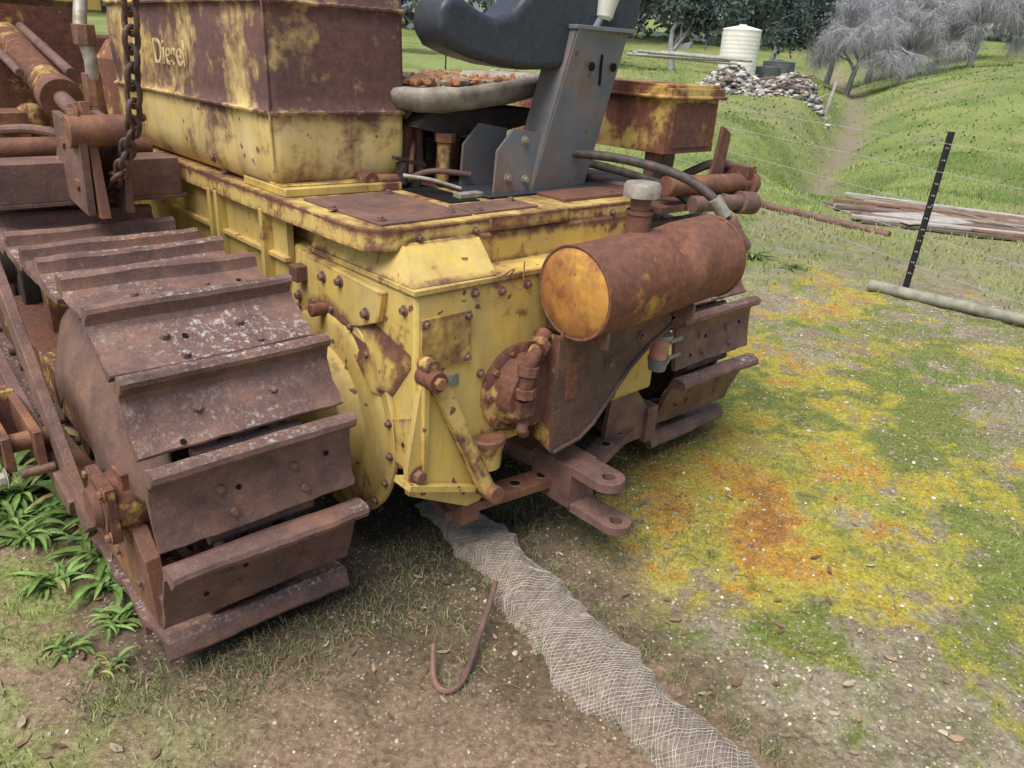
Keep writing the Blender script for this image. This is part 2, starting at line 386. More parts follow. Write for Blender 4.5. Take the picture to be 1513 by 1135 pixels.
mb.lathe((1.76,YC,ZC),(1,0,0),[(0,.0),(0,.375),(.03,.375),(.034,.37),(.036,.335),(.06,.32),(.10,.28),(.14,.20),(.15,0)],M_DK,n=56)
mb.obj('final_drive_housings',T,bevel=.003)
# ---- deck
DZ=.03
mb=MB()
def rounded(x0,x1,y0,y1,rc,n=7):
    pts=[]
    for cx,cy,a0 in ((x0+rc,y0+rc,180),(x1-rc,y0+rc,270)):
        for i in range(n+1):
            t=math.radians(a0+90*i/n); pts.append((cx+rc*math.cos(t),cy+rc*math.sin(t)))
    return pts+[(x1,y1),(x0,y1)]
outer=rounded(.645,1.86,-.02,2.6,.10)
mb.prism(outer,'z',1.058,1.072,M_Y2)
inner=[(x+(.016 if x<1.2 else -.016),y+.016 if y<1 else y) for x,y in outer]
n=len(outer);vs=[];fs=[]
for (a,b) in outer: vs.append((a,b,1.066))
for i,(a,b) in enumerate(outer): vs.append((a-.002,b-.002,1.010+.002*math.sin(i*2.1)))
for (a,b) in inner: vs.append((a,b,1.008))
for (a,b) in inner: vs.append((a,b,1.058))
for i in range(n-2):
    for k in range(3): fs.append((k*n+i,k*n+i+1,(k+1)*n+i+1,(k+1)*n+i))
i=n-1
for k in range(3): fs.append((k*n+i,k*n,(k+1)*n,(k+1)*n+i))
mb.add(vs,fs,M_Y2)
mb.box((.70,.02,1.073),(1.02,.44,1.079),M_R,('Z',.02)); mb.box((1.04,.03,1.073),(1.30,.16,1.079),M_R); 
mb.box((1.08,.20,1.073),(1.20,.62,1.076),M_HOLE_SHADE); mb.box((1.45,.05,1.073),(1.84,.20,1.083),M_RO,('Z',-.03)); mb.box((1.05,-.036,1.035),(1.38,-.0225,1.075),M_Y2)
mb.box((1.50,.22,1.073),(1.80,.34,1.0755),M_HOLE_SHADE)  # thin black slabs paint the shade of the deck openings
for x,y in ((.73,.06),(.98,.07),(.98,.4),(1.07,.05),(1.27,.13),(1.7,.08),(.69,1.0),(.69,.25)): mb.bolt((x,y,1.081),(0,0,1),M_R,r=.010,h=.007)
for x in (.8,1.0,1.35,1.6): mb.bolt((x,-.022,1.04),(0,-1,0),M_R,r=.008)
mb.box((1.20,.65,1.072),(1.75,1.5,1.14),M_RO); mb.box((1.30,.75,1.14),(1.66,1.2,1.20),M_RY)
for k in range(5): mb.box((1.22+.11*k,.62,1.08),(1.27+.11*k,.655,1.13),M_RO)
mb.cyl((1.24,.75,1.18),(1.40,.75,1.18),.06,M_Y2); mb.sphere((1.44,.95,1.28),.07,M_RY)
for k in range(7): mb.cyl((1.16+.017*k,.72,1.14),(1.168+.017*k,.72,1.14),.055,M_R,n=18)
mb.cyl((1.50,.85,1.14),(1.50,.85,1.32),.05,M_Y2); mb.cyl((1.34,.68,1.14),(1.34,.68,1.22),.04,M_DK)
for x,y,h_,mt_ in ((1.19,.62,.22,M_RO),(1.24,.95,.40,M_RY),(1.32,1.02,.34,M_Y2),(1.40,.62,.16,M_RO),(1.20,1.25,.45,M_R),(1.62,.72,.2,M_Y2),(1.72,.95,.28,M_RO),(1.27,.50,.15,M_Y2)):
    mb.cyl((x,y,1.08),(x+.01,y,1.08+h_),.026,mt_,n=14); mb.cyl((x+.01,y,1.07+h_),(x+.01,y,1.10+h_),.038,M_RO,n=8)
mb.box((1.17,1.0,1.08),(1.28,1.18,1.42),M_RY); mb.box((1.32,1.25,1.1),(1.7,1.6,1.38),M_RO); mb.cyl((1.20,.88,1.30),(1.55,.88,1.28),.018,M_RO); mb.cyl((1.16,.80,1.24),(1.44,.70,1.22),.013,M_Y2)
for k in range(6): mb.bolt((1.22+.09*k,.64,1.145),(0,0,1),M_R,r=.014,h=.012)
mb.tube([(1.17,.55,1.10),(1.20,.58,1.20),(1.28,.66,1.26),(1.42,.66,1.24)],.010,M_RO)
mb.tube([(1.1,.5,1.10),(1.2,.46,1.13),(1.32,.4,1.12)],.010,M_R); mb.tube([(1.12,.7,1.2),(1.3,.7,1.3),(1.5,.9,1.35),(1.7,1.1,1.25)],.014,M_RUB)
for x,y,z,dx in ((1.18,1.1,1.72,.02),(1.30,1.15,1.70,-.02),(1.45,1.25,1.66,.05),(1.24,1.3,1.8,0)):
    mb.tube([(x,y,1.12),(x+dx,y+.02,(1.15+z)/2),(x+dx*2,y+.05,z)],.012,M_R); mb.sphere((x+dx*2,y+.05,z),.022,M_DK)
mb.cyl((1.85,1.3,1.07),(1.85,1.3,1.40),.09,M_RO); mb.box((1.72,.35,1.072),(1.84,.7,1.12),M_R)
o=mb.obj('operator_deck',T,bevel=.004); o.location.z=DZ
mb=MB()
mb.prism([(.98,1.0),(.95,1.40),(1.02,1.50),(1.42,1.50),(1.49,1.40),(1.46,1.0)],'y',2.3,3.35,M_BOX)
mb.cyl((1.22,2.9,1.5),(1.22,2.9,2.0),.04,M_R); mb.box((.92,3.35,.7),(1.52,3.47,1.52),M_RY)
mb.box((.95,2.3,.5),(1.5,3.35,1.0),M_DK)
mb.obj('engine_hood',T,bevel=.02)
# ---- fuel tank
def tankmesh():
    mb=MB()
    secs=[(1.102,.06,.04),(1.108,.045,.02),(1.125,.022,.004),(1.165,.004,.004),(1.21,0,0),(1.335,0,0),(1.342,-.006,-.006),(1.349,-.006,-.006),(1.356,0,0),(1.50,0,0),(1.640,0,0),(1.648,-.006,-.006),(1.655,-.006,-.006),(1.662,0,0),(1.80,.004,.004),(1.86,.03,.03),(1.87,.08,.08)]
    X0,X1,Y0,Y1=.662,1.15,.55,2.02
    nx,ny=14,34; rc=.030
    def outline(ins):
        x0,x1,y0,y1=X0+ins,X1-ins,Y0+ins,Y1-ins; pts=[]
        def arc(cx,cy,a0):
            for i in range(5):
                t=math.radians(a0+90*i/4); pts.append((cx+rc*math.cos(t),cy+rc*math.sin(t)))
        arc(x0+rc,y0+rc,180)
        for i in range(1,nx): pts.append((x0+rc+(x1-x0-2*rc)*i/nx,y0))
        arc(x1-rc,y0+rc,270)
        for i in range(1,ny): pts.append((x1,y0+rc+(y1-y0-2*rc)*i/ny))
        arc(x1-rc,y1-rc,0)
        for i in range(1,nx): pts.append((x1-rc-(x1-x0-2*rc)*i/nx,y1))
        arc(x0+rc,y1-rc,90)
        for i in range(1,ny): pts.append((x0,y1-rc-(y1-y0-2*rc)*i/ny))
        return pts
    Z=[]
    for a,b in zip(secs[:-1],secs[1:]):
        k=max(1,int((b[0]-a[0])/.03))
        for i in range(k): t=i/k; Z.append((a[0]+(b[0]-a[0])*t,a[1]+(b[1]-a[1])*t))
    Z.append(secs[-1][:2])
    vs=[];fs=[]
    for z,ins in Z:
        o=outline(ins)
        zz=min(abs(z-s0) for s0 in (1.345,1.651)); damp=min(1,zz/.06)
        for (x,y) in o:
            d=(.008*math.sin(5*y+1)*math.sin(9*z)+.005*math.sin(13*y+7*z))*damp
            if abs(x-X0)<.02: x+=d*.7
            if abs(y-Y0)<.02: y+=.005*math.sin(11*x+8*z)*damp
            vs.append((x,y,z))
    n=len(outline(0))
    for k in range(len(Z)-1):
        for i in range(n): fs.append((k*n+i,k*n+(i+1)%n,(k+1)*n+(i+1)%n,(k+1)*n+i))
    fs.append(tuple(range(n))[::-1]); fs.append(tuple(range((len(Z)-1)*n,len(Z)*n)))
    mb.add(vs,fs,M_TANK)
    for z in (1.345,1.651):
        for (x0,y0,x1,y1) in ((.655,2.0,.655,.565),(.675,.543,1.135,.543)):
            pts=[(x0+(x1-x0)*i/40+random.uniform(-.001,.001),y0+(y1-y0)*i/40,z+random.uniform(-.0022,.0022)) for i in range(41)]
            mb.tube(pts,.0065,M_TANK,n=6,sub=2)
    mb.tube([(.666,.56,1.17),(.664,.556,1.2),(.663,.556,1.4),(.662,.556,1.86)],.004,M_TANK,n=6)
    mb.cyl((.9,1.6,1.85),(.9,1.6,1.93),.06,M_R)
    return mb.obj('fuel_tank',T,smooth=50)
tankmesh()
mb=MB()
mb.cyl((.98,.57,1.105),(.98,.50,1.105),.028,M_RY); mb.cyl((1.0,.52,1.105),(1.16,.49,1.105),.017,M_RO); mb.cyl((1.10,.50,1.09),(1.10,.50,1.16),.022,M_DK); mb.box((1.06,.48,1.155),(1.19,.505,1.168),M_DK,('Y',.25))
mb.cyl((1.15,.5,1.075),(1.15,.5,1.12),.026,M_DK,n=6)
mb.prism([(.67,.50),(1.08,.47),(1.09,.80),(.67,.80)],'z',1.073,1.098,M_SIDE); mb.prism([(.675,.53),(1.07,.50),(1.08,.80),(.675,.80)],'z',1.098,1.104,M_Y)
mb.box((.70,1.7,1.072),(1.10,1.85,1.085),M_RY); mb.bolt((.657,1.0,1.13),(-1,0,0),M_RO,r=.012)
o=mb.obj('fuel_tap',T,bevel=.003); o.location.z=DZ
cu=bpy.data.curves.new('lettering','FONT'); cu.body="Diesel"; cu.size=.125; cu.extrude=.0015; cu.materials.append(M_TXT)
lo_=bpy.data.objects.new('lettering',cu); COL.objects.link(lo_); lo_.parent=T
lo_.matrix_local=Matrix(((0,0,-1,.6515),(-1,0,0,1.47),(0,1,0,1.445),(0,0,0,1)))
# ---- seat
mb=MB()
sp=[(1.035,1.60),(1.04,1.66),(1.075,1.695),(1.12,1.69),(1.19,1.66),(1.25,1.645),(1.32,1.665),(1.39,1.73),(1.44,1.84),(1.60,1.90),(1.88,1.90),(1.93,1.84),(1.92,1.66),(1.84,1.58),(1.66,1.53),(1.52,1.505),(1.38,1.50),(1.26,1.51),(1.15,1.53),(1.07,1.555)]
mb.prism(sp,'y',.21,.36,M_BLK)
o=mb.obj('seat_shell',T,bevel=.04,seg=5,smooth=60)
mb=MB()
def slab(b0,b1,t0,t1,d,mat):
    d=V(d);q=[V(b0),V(b1),V(t1),V(t0)];q+= [v+d for v in q]
    mb.add(q,[(0,1,2,3),(7,6,5,4),(0,4,5,1),(1,5,6,2),(2,6,7,3),(3,7,4,0)],mat)
slab((1.45,.23,1.09),(1.76,.27,1.09),(1.57,.17,1.645),(1.85,.20,1.63),(0,.012,0),M_STEEL)
slab((1.45,.23,1.09),(1.457,.24,1.09),(1.57,.17,1.645),(1.577,.18,1.645),(0,.12,0),M_STEEL)
slab((1.76,.27,1.09),(1.753,.28,1.09),(1.85,.20,1.63),(1.843,.21,1.63),(0,.12,0),M_STEEL)
mb.box((1.56,.17,1.632),(1.86,.32,1.645),M_STEEL)
mb.prism([(1.29,1.10),(1.47,1.10),(1.50,1.30),(1.37,1.32),(1.30,1.25)],'y',.24,.25,M_STEEL)
mb.prism([(1.29,1.10),(1.47,1.10),(1.50,1.30),(1.37,1.32),(1.30,1.25)],'y',.42,.43,M_STEEL)
mb.box((1.24,.20,1.106),(1.86,.50,1.113),M_BLK)
mb.box((1.15,.24,1.105),(1.25,.28,1.12),M_GALV)
for x,z in ((1.35,1.16),(1.43,1.15),(1.42,1.28)): mb.bolt((x,.24,z),(0,-1,0),M_GALV,r=.011)
for x,z,y in ((1.655,1.52,.180),(1.785,1.52,.197)): mb.cyl((x,y+.003,z),(x,y-.0025,z),.015,M_HOLE_SHADE,n=14)
mb.box((1.714,.187,1.46),(1.717,.2,1.56),M_HOLE_SHADE)
mb.tube([(1.67,.2,1.63),(1.70,.2,1.67),(1.72,.19,1.70)],.012,M_STEEL); mb.lathe((1.71,.195,1.665),(.18,0,1),[(0,.018),(.01,.028),(.04,.032),(.08,.040),(.092,.034),(.096,0)],M_WHITE,n=18)
mb.tube([(1.05,.42,1.16),(1.12,.36,1.15),(1.2,.3,1.125)],.007,M_GALV,n=8)
mb.obj('seat_bracket',T,bevel=.003)
mb=MB()
N=36;vs=[];fs=[]
ring=[(.86,1.375),(.99,1.39),(1.06,1.412),(1.08,1.435),(1.05,1.452),(.99,1.458),(.9,1.455),(.75,1.45),(.5,1.452),(.2,1.452),(0.02,1.452)]
for j,(rr,z) in enumerate(ring):
    for i in range(N):
        t=2*math.pi*i/N; vs.append((1.46+rr*.37*math.cos(t),.64+rr*.25*math.sin(t),z+random.uniform(-.004,.004)+.02*math.cos(t)-.015*math.sin(2*t)))
for j in range(len(ring)-1):
    for i in range(N): fs.append((j*N+i,j*N+(i+1)%N,(j+1)*N+(i+1)%N,(j+1)*N+i))
mb.add(vs,fs,M_CUSH)
for k in range(320):
    t=random.random()*6.28;q=random.random()**.5*.90; x=1.46+q*.36*math.cos(t);y=.64+q*.25*math.sin(t);s_=random.uniform(.010,.028)
    mb.sphere((x,y,1.455+.02*math.cos(t)*q),(s_,s_*.8,random.uniform(.006,.018)),M_FOAM if random.random()<.65 else M_CUSH,7,5,.3)
mb.prism([(1.16,1.30),(1.22,1.36),(1.7,1.36),(1.66,1.30),(1.5,1.27),(1.3,1.27)],'y',.50,.80,M_DK)
for x in(1.25,1.6): mb.tube([(x,.60,1.1),(x,.62,1.2),(x,.62,1.3)],.02,M_R)
mb.obj('old_seat_cushion',T,smooth=50)
# ---- right toolbox
mb=MB()
mb.box((1.99,.09,1.23),(2.30,.95,1.43),M_BOX); mb.box((1.975,.075,1.43),(2.315,.965,1.462),M_BOX); mb.box((1.99,.09,1.462),(2.30,.95,1.474),M_BOX)
mb.box((2.03,.085,1.25),(2.27,.0915,1.41),M_Y2)
mb.tube([(1.972,.95,1.43),(1.972,.07,1.43),(2.318,.07,1.43)],.007,M_BOX,n=6,sub=1)
mb.prism([(2.22,1.06),(2.34,1.06),(2.36,1.30),(2.30,1.33),(2.28,1.2)],'y',.05,.065,M_RO); mb.prism([(2.22,1.06),(2.34,1.06),(2.36,1.30),(2.30,1.33),(2.28,1.2)],'y',.3,.315,M_RO)
mb.box((1.9,.0,1.03),(2.42,.9,1.055),M_RO); mb.box((2.02,.15,1.05),(2.07,.2,1.23),M_R); mb.box((2.02,.7,1.05),(2.07,.75,1.23),M_R)
mb.cyl((1.95,.03,1.125),(2.38,.0,1.115),.038,M_RO); mb.cyl((2.36,.0,1.115),(2.50,-.01,1.105),.03,M_RO); mb.cyl((2.44,-.005,1.11),(2.47,-.008,1.108),.05,M_RO,n=16)
mb.cyl((2.05,-.03,1.06),(2.36,-.05,1.05),.03,M_R); mb.cyl((2.33,-.05,1.05),(2.42,-.06,1.04),.045,M_R)
mb.tube([(2.2,.2,1.1),(2.35,.1,1.18),(2.48,.02,1.15)],.018,M_R); mb.box((2.40,-.03,1.06),(2.46,.1,1.18),M_RY)
mb.obj('toolbox',T,bevel=.005)
# ---- drum
mb=MB()
ax=V((1,0.02,.03)).normalized(); c0=V((1.14,-.305,.93)); n=44; vs=[];fs=[]; Lx=.67; a=V((0,1,0)); b=ax.cross(a).normalized(); a=b.cross(ax)
NS=36
for j in range(NS+1):
    s_=j/NS
    for i in range(n):
        t=2*math.pi*i/n; rr=.138
        dirv=a*math.cos(t)+b*math.sin(t)
        d2=math.exp(-((s_-.62)/.07)**2)*max(0,dirv.z*.9-dirv.y*.45)**4*.055
        d3=math.exp(-((s_-.8)/.1)**2)*max(0,-dirv.y)**4*.014
        rr-=d2+d3; rr+=.002*math.sin(3*t+5*s_)
        if abs(s_-.5)<.02: rr+=.003
        vs.append(c0+ax*Lx*s_+dirv*rr)
for j in range(NS):
    for i in range(n): fs.append((j*n+i,j*n+(i+1)%n,(j+1)*n+(i+1)%n,(j+1)*n+i))
mb.add(vs,fs,M_DRUM)
mb.lathe(c0,-ax,[(-.01,.1385),(.004,.1405),(.006,.137),(.003,.130)],M_DRUM,n=44)
mb.lathe(c0,-ax,[(.003,.130),(.010,.118),(.016,.08),(.019,.04),(.020,0)],M_DRUME,n=44)
mb.lathe(c0+ax*Lx,ax,[(-.01,.1385),(.004,.1405),(.006,.137),(.003,.130),(.010,.118),(.016,.08),(.020,0)],M_DRUM,n=44)
fx=c0+ax*.285+V((0,.02,0))
mb.cyl(fx+V((0,0,.12)),fx+V((0,0,.20)),.038,M_DRUM,n=24); mb.cyl(fx+V((0,0,.20)),fx+V((0,0,.235)),.032,M_RO,n=24)
mb.cyl(fx+V((0,0,.188)),fx+V((0,0,.2)),.042,M_DRUM,n=24)
mb.lathe(fx+V((0,0,.235)),(0,0,1),[(0,.045),(.004,.056),(.035,.056),(.045,.05),(.05,.02),(.051,0)],M_GALV,n=24)
mb.obj('hydraulic_drum',T,smooth=40)
# ---- brackets, PTO, pipes
mb=MB()
mb.prism([(1.12,.76),(1.14,.83),(1.64,.85),(1.66,.73),(1.55,.68),(1.46,.62),(1.38,.54),(1.30,.46),(1.24,.425),(1.12,.41)],'y',-.285,-.272,M_DR)
mb.add([(1.12,-.285,.80),(1.12,-.285,.41),(1.13,-.16,.44),(1.13,-.16,.78)],[(0,1,2,3)],M_RY)
mb.tube([(1.125,-.287,.412),(1.24,-.287,.428),(1.30,-.287,.463),(1.38,-.287,.543),(1.46,-.287,.623),(1.55,-.287,.683),(1.66,-.287,.733)],.008,M_DR,n=6,sub=1)
mb.box((1.16,-.289,.58),(1.21,-.2845,.70),M_RY); mb.bolt((1.35,-.287,.66),(0,-1,0),M_R); mb.bolt((1.50,-.287,.72),(0,-1,0),M_R)
mb.prism([(1.50,.62),(1.56,.66),(1.56,.80),(1.50,.80)],'x',-.0,-.0,M_DR) if False else None
mb.box((1.19,-.40,.775),(1.205,-.15,.83),M_R); mb.box((1.60,-.40,.785),(1.615,-.15,.84),M_R)
mb.prism([(1.30,.38),(1.52,.46),(1.56,.62),(1.30,.60)],'y',-.19,-.175,M_Y2)
mb.lathe((1.08,-.15,.60),(0,-1,0),[(0,.145),(.012,.145),(.018,.135),(.02,.12),(.05,.112),(.085,.10),(.09,0)],M_RY,n=40)
for k in range(10):
    t=k*.628; mb.bolt((1.08+.128*math.cos(t),-.165,.60+.128*math.sin(t)),(0,-1,0),M_RO,r=.010)
mb.tube([(1.03,-.22,.60),(1.025,-.25,.64),(1.03,-.25,.70),(1.05,-.25,.745),(1.12,-.22,.79)],.022,M_RY,n=14)
for pt,d in (((1.025,-.25,.63),(0,0,1)),((1.03,-.25,.70),(.1,0,1)),((1.075,-.245,.765),(1,.3,.5))):
    d=V(d).normalized(); mb.cyl(V(pt)-d*.014,V(pt)+d*.014,.033,M_RY,n=8)
mb.box((1.0,-.26,.55),(1.06,-.2,.60),M_RY)
mb.tube([(1.07,-.2,.55),(1.03,-.24,.50),(1.08,-.2,.46)],.018,M_RO)
mb.cyl((1.66,-.25,.68),(1.66,-.25,.60),.034,M_PINK,n=20); mb.cyl((1.66,-.25,.69),(1.66,-.25,.675),.042,M_GALV,n=20); mb.cyl((1.66,-.25,.60),(1.66,-.25,.555),.038,M_STEEL,r1=.03)
for z in (.67,.61): mb.cyl((1.66,-.29,z),(1.73,-.285,z),.008,M_GALV,n=10)
mb.tube([(1.66,-.25,.68),(1.68,-.23,.75),(1.70,-.15,.82)],.014,M_GALV)
mb.obj('drum_bracket_and_pipes',T,bevel=.003)
mb=MB()
mb.tube([(1.66,.25,1.23),(1.78,.1,1.22),(1.89,-.08,1.18),(1.94,-.2,1.11),(1.98,-.25,1.02)],.017,M_RUB,n=12)
mb.tube([(1.66,.4,1.20),(1.8,.25,1.18),(2.0,.1,1.12),(2.1,-.05,1.04)],.016,M_RUB,n=12)
mb.tube([(1.93,-.2,1.12),(1.96,-.235,1.06)],.024,M_GALV,n=14,sub=1); mb.tube([(1.97,-.245,1.05),(2.0,-.27,.99),(2.04,-.28,.95)],.030,M_R,n=14,sub=3)
mb.tube([(1.6,.9,1.2),(1.7,.6,1.16),(1.85,.3,1.12),(1.9,.1,1.1)],.016,M_R)
mb.tube([(.98,-.17,.97),(.99,-.21,1.0),(1.02,-.16,.955),(1.04,-.19,.93),(1.07,-.165,1.0)],.002,M_RO,n=5)
mb.obj('hoses',T,smooth=60)
# ---- left strut bracket, drawbar
mb=MB()
bar((.735,-.185,.735),(.93,-.215,.30),.045,.035,M_Y2,up=(0,-1,0))
mb.cyl((.725,-.15,.725),(.725,-.225,.725),.030,M_RY,n=18); mb.cyl((.725,-.222,.725),(.725,-.24,.725),.018,M_RO,n=6); mb.cyl((.725,-.15,.76),(.725,-.20,.76),.022,M_Y2)
mb.prism([(.70,.70),(.745,.69),(.95,.27),(.90,.24),(.66,.37),(.655,.45)],'y',-.175,-.155,M_Y)
mb.box((.64,-.20,.355),(.90,-.12,.375),M_Y,('Y',.35))
mb.bolt((.69,-.176,.43),(0,-1,0),M_RO,r=.02,h=.02)
mb.cyl((.93,-.255,.31),(.93,-.12,.31),.028,M_RO,n=18)
mb.lathe((.955,-.16,.40),(0,0,1),[(-.03,.05),(.02,.052),(.04,.058),(.055,.062),(.062,.06)],M_Y2,n=24); mb.lathe((.955,-.16,.40),(0,0,1),[(.055,.064),(.07,.064),(.075,.058),(.07,.04),(.073,0)],M_RO,n=24)
def holed_bar(p0,p1,w,th,holes,mat,hr=.017):
    p0,p1=V(p0),V(p1); bar(p0,p1,w,th,mat); d=(p1-p0)
    for h in holes:
        c=p0+d*h; mb.cyl(c+V((0,0,th/2-.001)),c+V((0,0,th/2+.0015)),hr,M_HOLE_SHADE,n=16); mb.lathe(c+V((0,0,th/2)),(0,0,1),[(0,hr+.007),(.003,hr+.005),(.003,hr),(0,hr)],mat,n=16)
holed_bar((.87,-.13,.235),(1.40,-.20,.235),.085,.03,(.2,.42,.62,.85),M_RO)
holed_bar((1.40,-.20,.234),(1.82,-.06,.234),.085,.03,(.35,.6,.85),M_R)
bar((.87,-.13,.20),(1.0,.5,.20),.07,.03,M_R); bar((1.80,-.06,.20),(1.62,.5,.20),.07,.03,M_R)
mb.box((.86,-.175,.185),(.93,-.09,.255),M_RO)
mb.prism([(1.60,.50),(1.66,.50),(1.84,.28),(1.84,.19),(1.56,.19)],'y',-.125,-.105,M_R)
mb.box((1.80,-.14,.17),(1.86,-.02,.32),M_R)
bar((1.25,.6,.25),(1.27,-.22,.25),.085,.045,M_R)
mb.box((1.205,-.30,.18),(1.325,-.12,.335),M_R)
def lug(z0,z1,xc,y0,y1,w):
    pts=[(xc-w/2,y0),(xc+w/2,y0)]
    N=12
    for i in range(N+1):
        t=math.pi*i/N; pts.append((xc+w/2*math.cos(t),y1-w/2*math.sin(t)))
    pts=[pts[1]]+pts[2:]+[pts[0]]
    n=len(pts); hx,hy,hr=xc,y1,.023; vs=[]
    for z in(z0,z1):
        for (x,y) in pts: vs.append((x,y,z))
        for (x,y) in pts:
            a=math.atan2(y-hy,x-hx); vs.append((hx+hr*math.cos(a),hy+hr*math.sin(a),z))
    fs=[]
    for i in range(n):
        j=(i+1)%n; fs+=[(i,j,n+j,n+i),(2*n+i,3*n+i,3*n+j,2*n+j),(i,2*n+i,2*n+j,j),(n+i,n+j,3*n+j,3*n+i)]
    mb.add(vs,fs,M_R)
lug(.300,.332,1.265,-.29,-.405,.11); lug(.165,.195,1.265,-.29,-.455,.10)
mb.box((1.18,-.12,.27),(1.35,.02,.325),M_R,('Z',.1))
for i in range(3): mb.cyl((1.15+.12*i,-.02,.31),(1.20+.12*i,.0,.31),.022,M_R,n=12)
mb.box((.78,.0,.24),(1.7,1.6,.30),M_DK)
mb.obj('drawbar_hitch',T,bevel=.006)
# ---- blade lift frame and cylinder front-left
mb=MB()
mb.cyl((.32,2.3,1.52),(.30,1.42,1.33),.058,M_RY,n=24); mb.cyl((.30,1.45,1.335),(.30,1.38,1.32),.07,M_RO,n=24); mb.cyl((.30,1.42,1.33),(.30,1.02,1.245),.028,M_R)
mb.tube([(.22,2.3,1.56),(.21,1.8,1.46),(.20,1.45,1.40)],.014,M_R); mb.cyl((.38,2.3,1.56),(.37,1.5,1.40),.018,M_R)
mb.cyl((.22,1.05,1.25),(.40,1.05,1.25),.05,M_RO); mb.box((.24,1.02,1.0),(.265,1.30,1.28),M_R,('X',.1)); mb.box((.36,1.02,1.0),(.385,1.30,1.28),M_R,('X',.1))
mb.prism([(1.0,.98),(1.35,.98),(1.5,1.10),(1.4,1.2),(1.2,1.32),(1.05,1.34)],'x',.27,.30,M_RO)
mb.box((.0,1.25,1.0),(.62,1.42,1.13),M_R); mb.box((.0,1.25,.985),(.64,1.75,1.0),M_R); mb.cyl((.0,1.55,1.14),(.62,1.55,1.14),.04,M_RO)
mb.tube([(.33,1.1,1.37),(.33,1.08,1.46),(.32,1.1,1.55),(.36,1.2,1.66),(.4,1.5,1.7),(.45,2.0,1.66)],.020,M_GALV,n=12)
mb.cyl((.33,1.1,1.32),(.33,1.1,1.42),.03,M_RO,n=8); mb.cyl((.325,1.09,1.50),(.325,1.09,1.56),.034,M_RO,n=8)
mb.tube([(.1,2.2,1.2),(.3,1.8,1.15),(.5,1.6,1.2),(.6,1.5,1.25)],.014,M_RUB); mb.tube([(.0,1.9,1.15),(.25,1.6,1.2),(.45,1.45,1.12)],.018,M_R)
mb.box((.05,2.2,1.1),(.6,2.3,1.65),M_RY); mb.sphere((.3,1.9,1.2),.07,M_RY); mb.box((.1,1.7,1.1),(.25,1.9,1.25),M_RO)
mb.prism([(2.2,1.62),(2.9,1.65),(2.9,1.78),(2.2,1.74)],'x',.1,.7,M_Y)
for x,y,z in ((.265,1.06,1.30),(.265,1.2,1.2),(.265,1.3,1.05),(.265,1.1,1.08)): mb.bolt((x-.01,y,z),(-1,0,0),M_RO,r=.022,h=.02)
mb.obj('blade_lift_frame',T,bevel=.005)
def chain(name,pts,ll=.055,rw=.0075):
    mb=MB();P=[V(p) for p in pts]
    acc=0;path=[P[0]]
    for a,b in zip(P[:-1],P[1:]):
        d=(b-a).length
        while acc+ll*.72<=d: acc+=ll*.72; path.append(a+(b-a)*(acc/d))
        acc-=d
    for i in range(len(path)-1):
        a,b=path[i],path[i+1]; c=(a+b)/2; d=(b-a).normalized(); s_=d.orthogonal().normalized(); s_=Matrix.Rotation(i*math.pi/2+.3+random.uniform(-.2,.2),3,d)@s_
        n=14; q=[]
        for k in range(n):
            t=2*math.pi*k/n; q.append(c+d*(ll*.5*math.cos(t))+s_*(ll*.30*math.copysign(abs(math.sin(t))**.7,math.sin(t))))
        vs=[];fs=[];nm=d.cross(s_)
        for k in range(n):
            tg=(q[(k+1)%n]-q[k-1]).normalized(); o_=tg.cross(nm)
            for j in range(6):
                u=2*math.pi*j/6; vs.append(q[k]+(o_*math.cos(u)+nm*math.sin(u))*rw)
        for k in range(n):
            for j in range(6): fs.append((k*6+j,((k+1)%n)*6+j,((k+1)%n)*6+(j+1)%6,k*6+(j+1)%6))
        mb.add(vs,fs,M_DR)
    return mb.obj(name,T,smooth=70)
chain('lift_chain',[(.36,.72,1.85),(.36,.72,1.65),(.35,.80,1.30),(.34,.98,1.12),(.33,1.3,1.0),(.32,1.5,.99),(.28,1.75,1.05),(.25,2.0,1.2)],ll=.07,rw=.0088)
chain('slack_chain',[(.15,2.0,1.35),(.15,1.75,1.15),(.15,1.5,1.02),(.2,1.35,.99)],ll=.07,rw=.009)
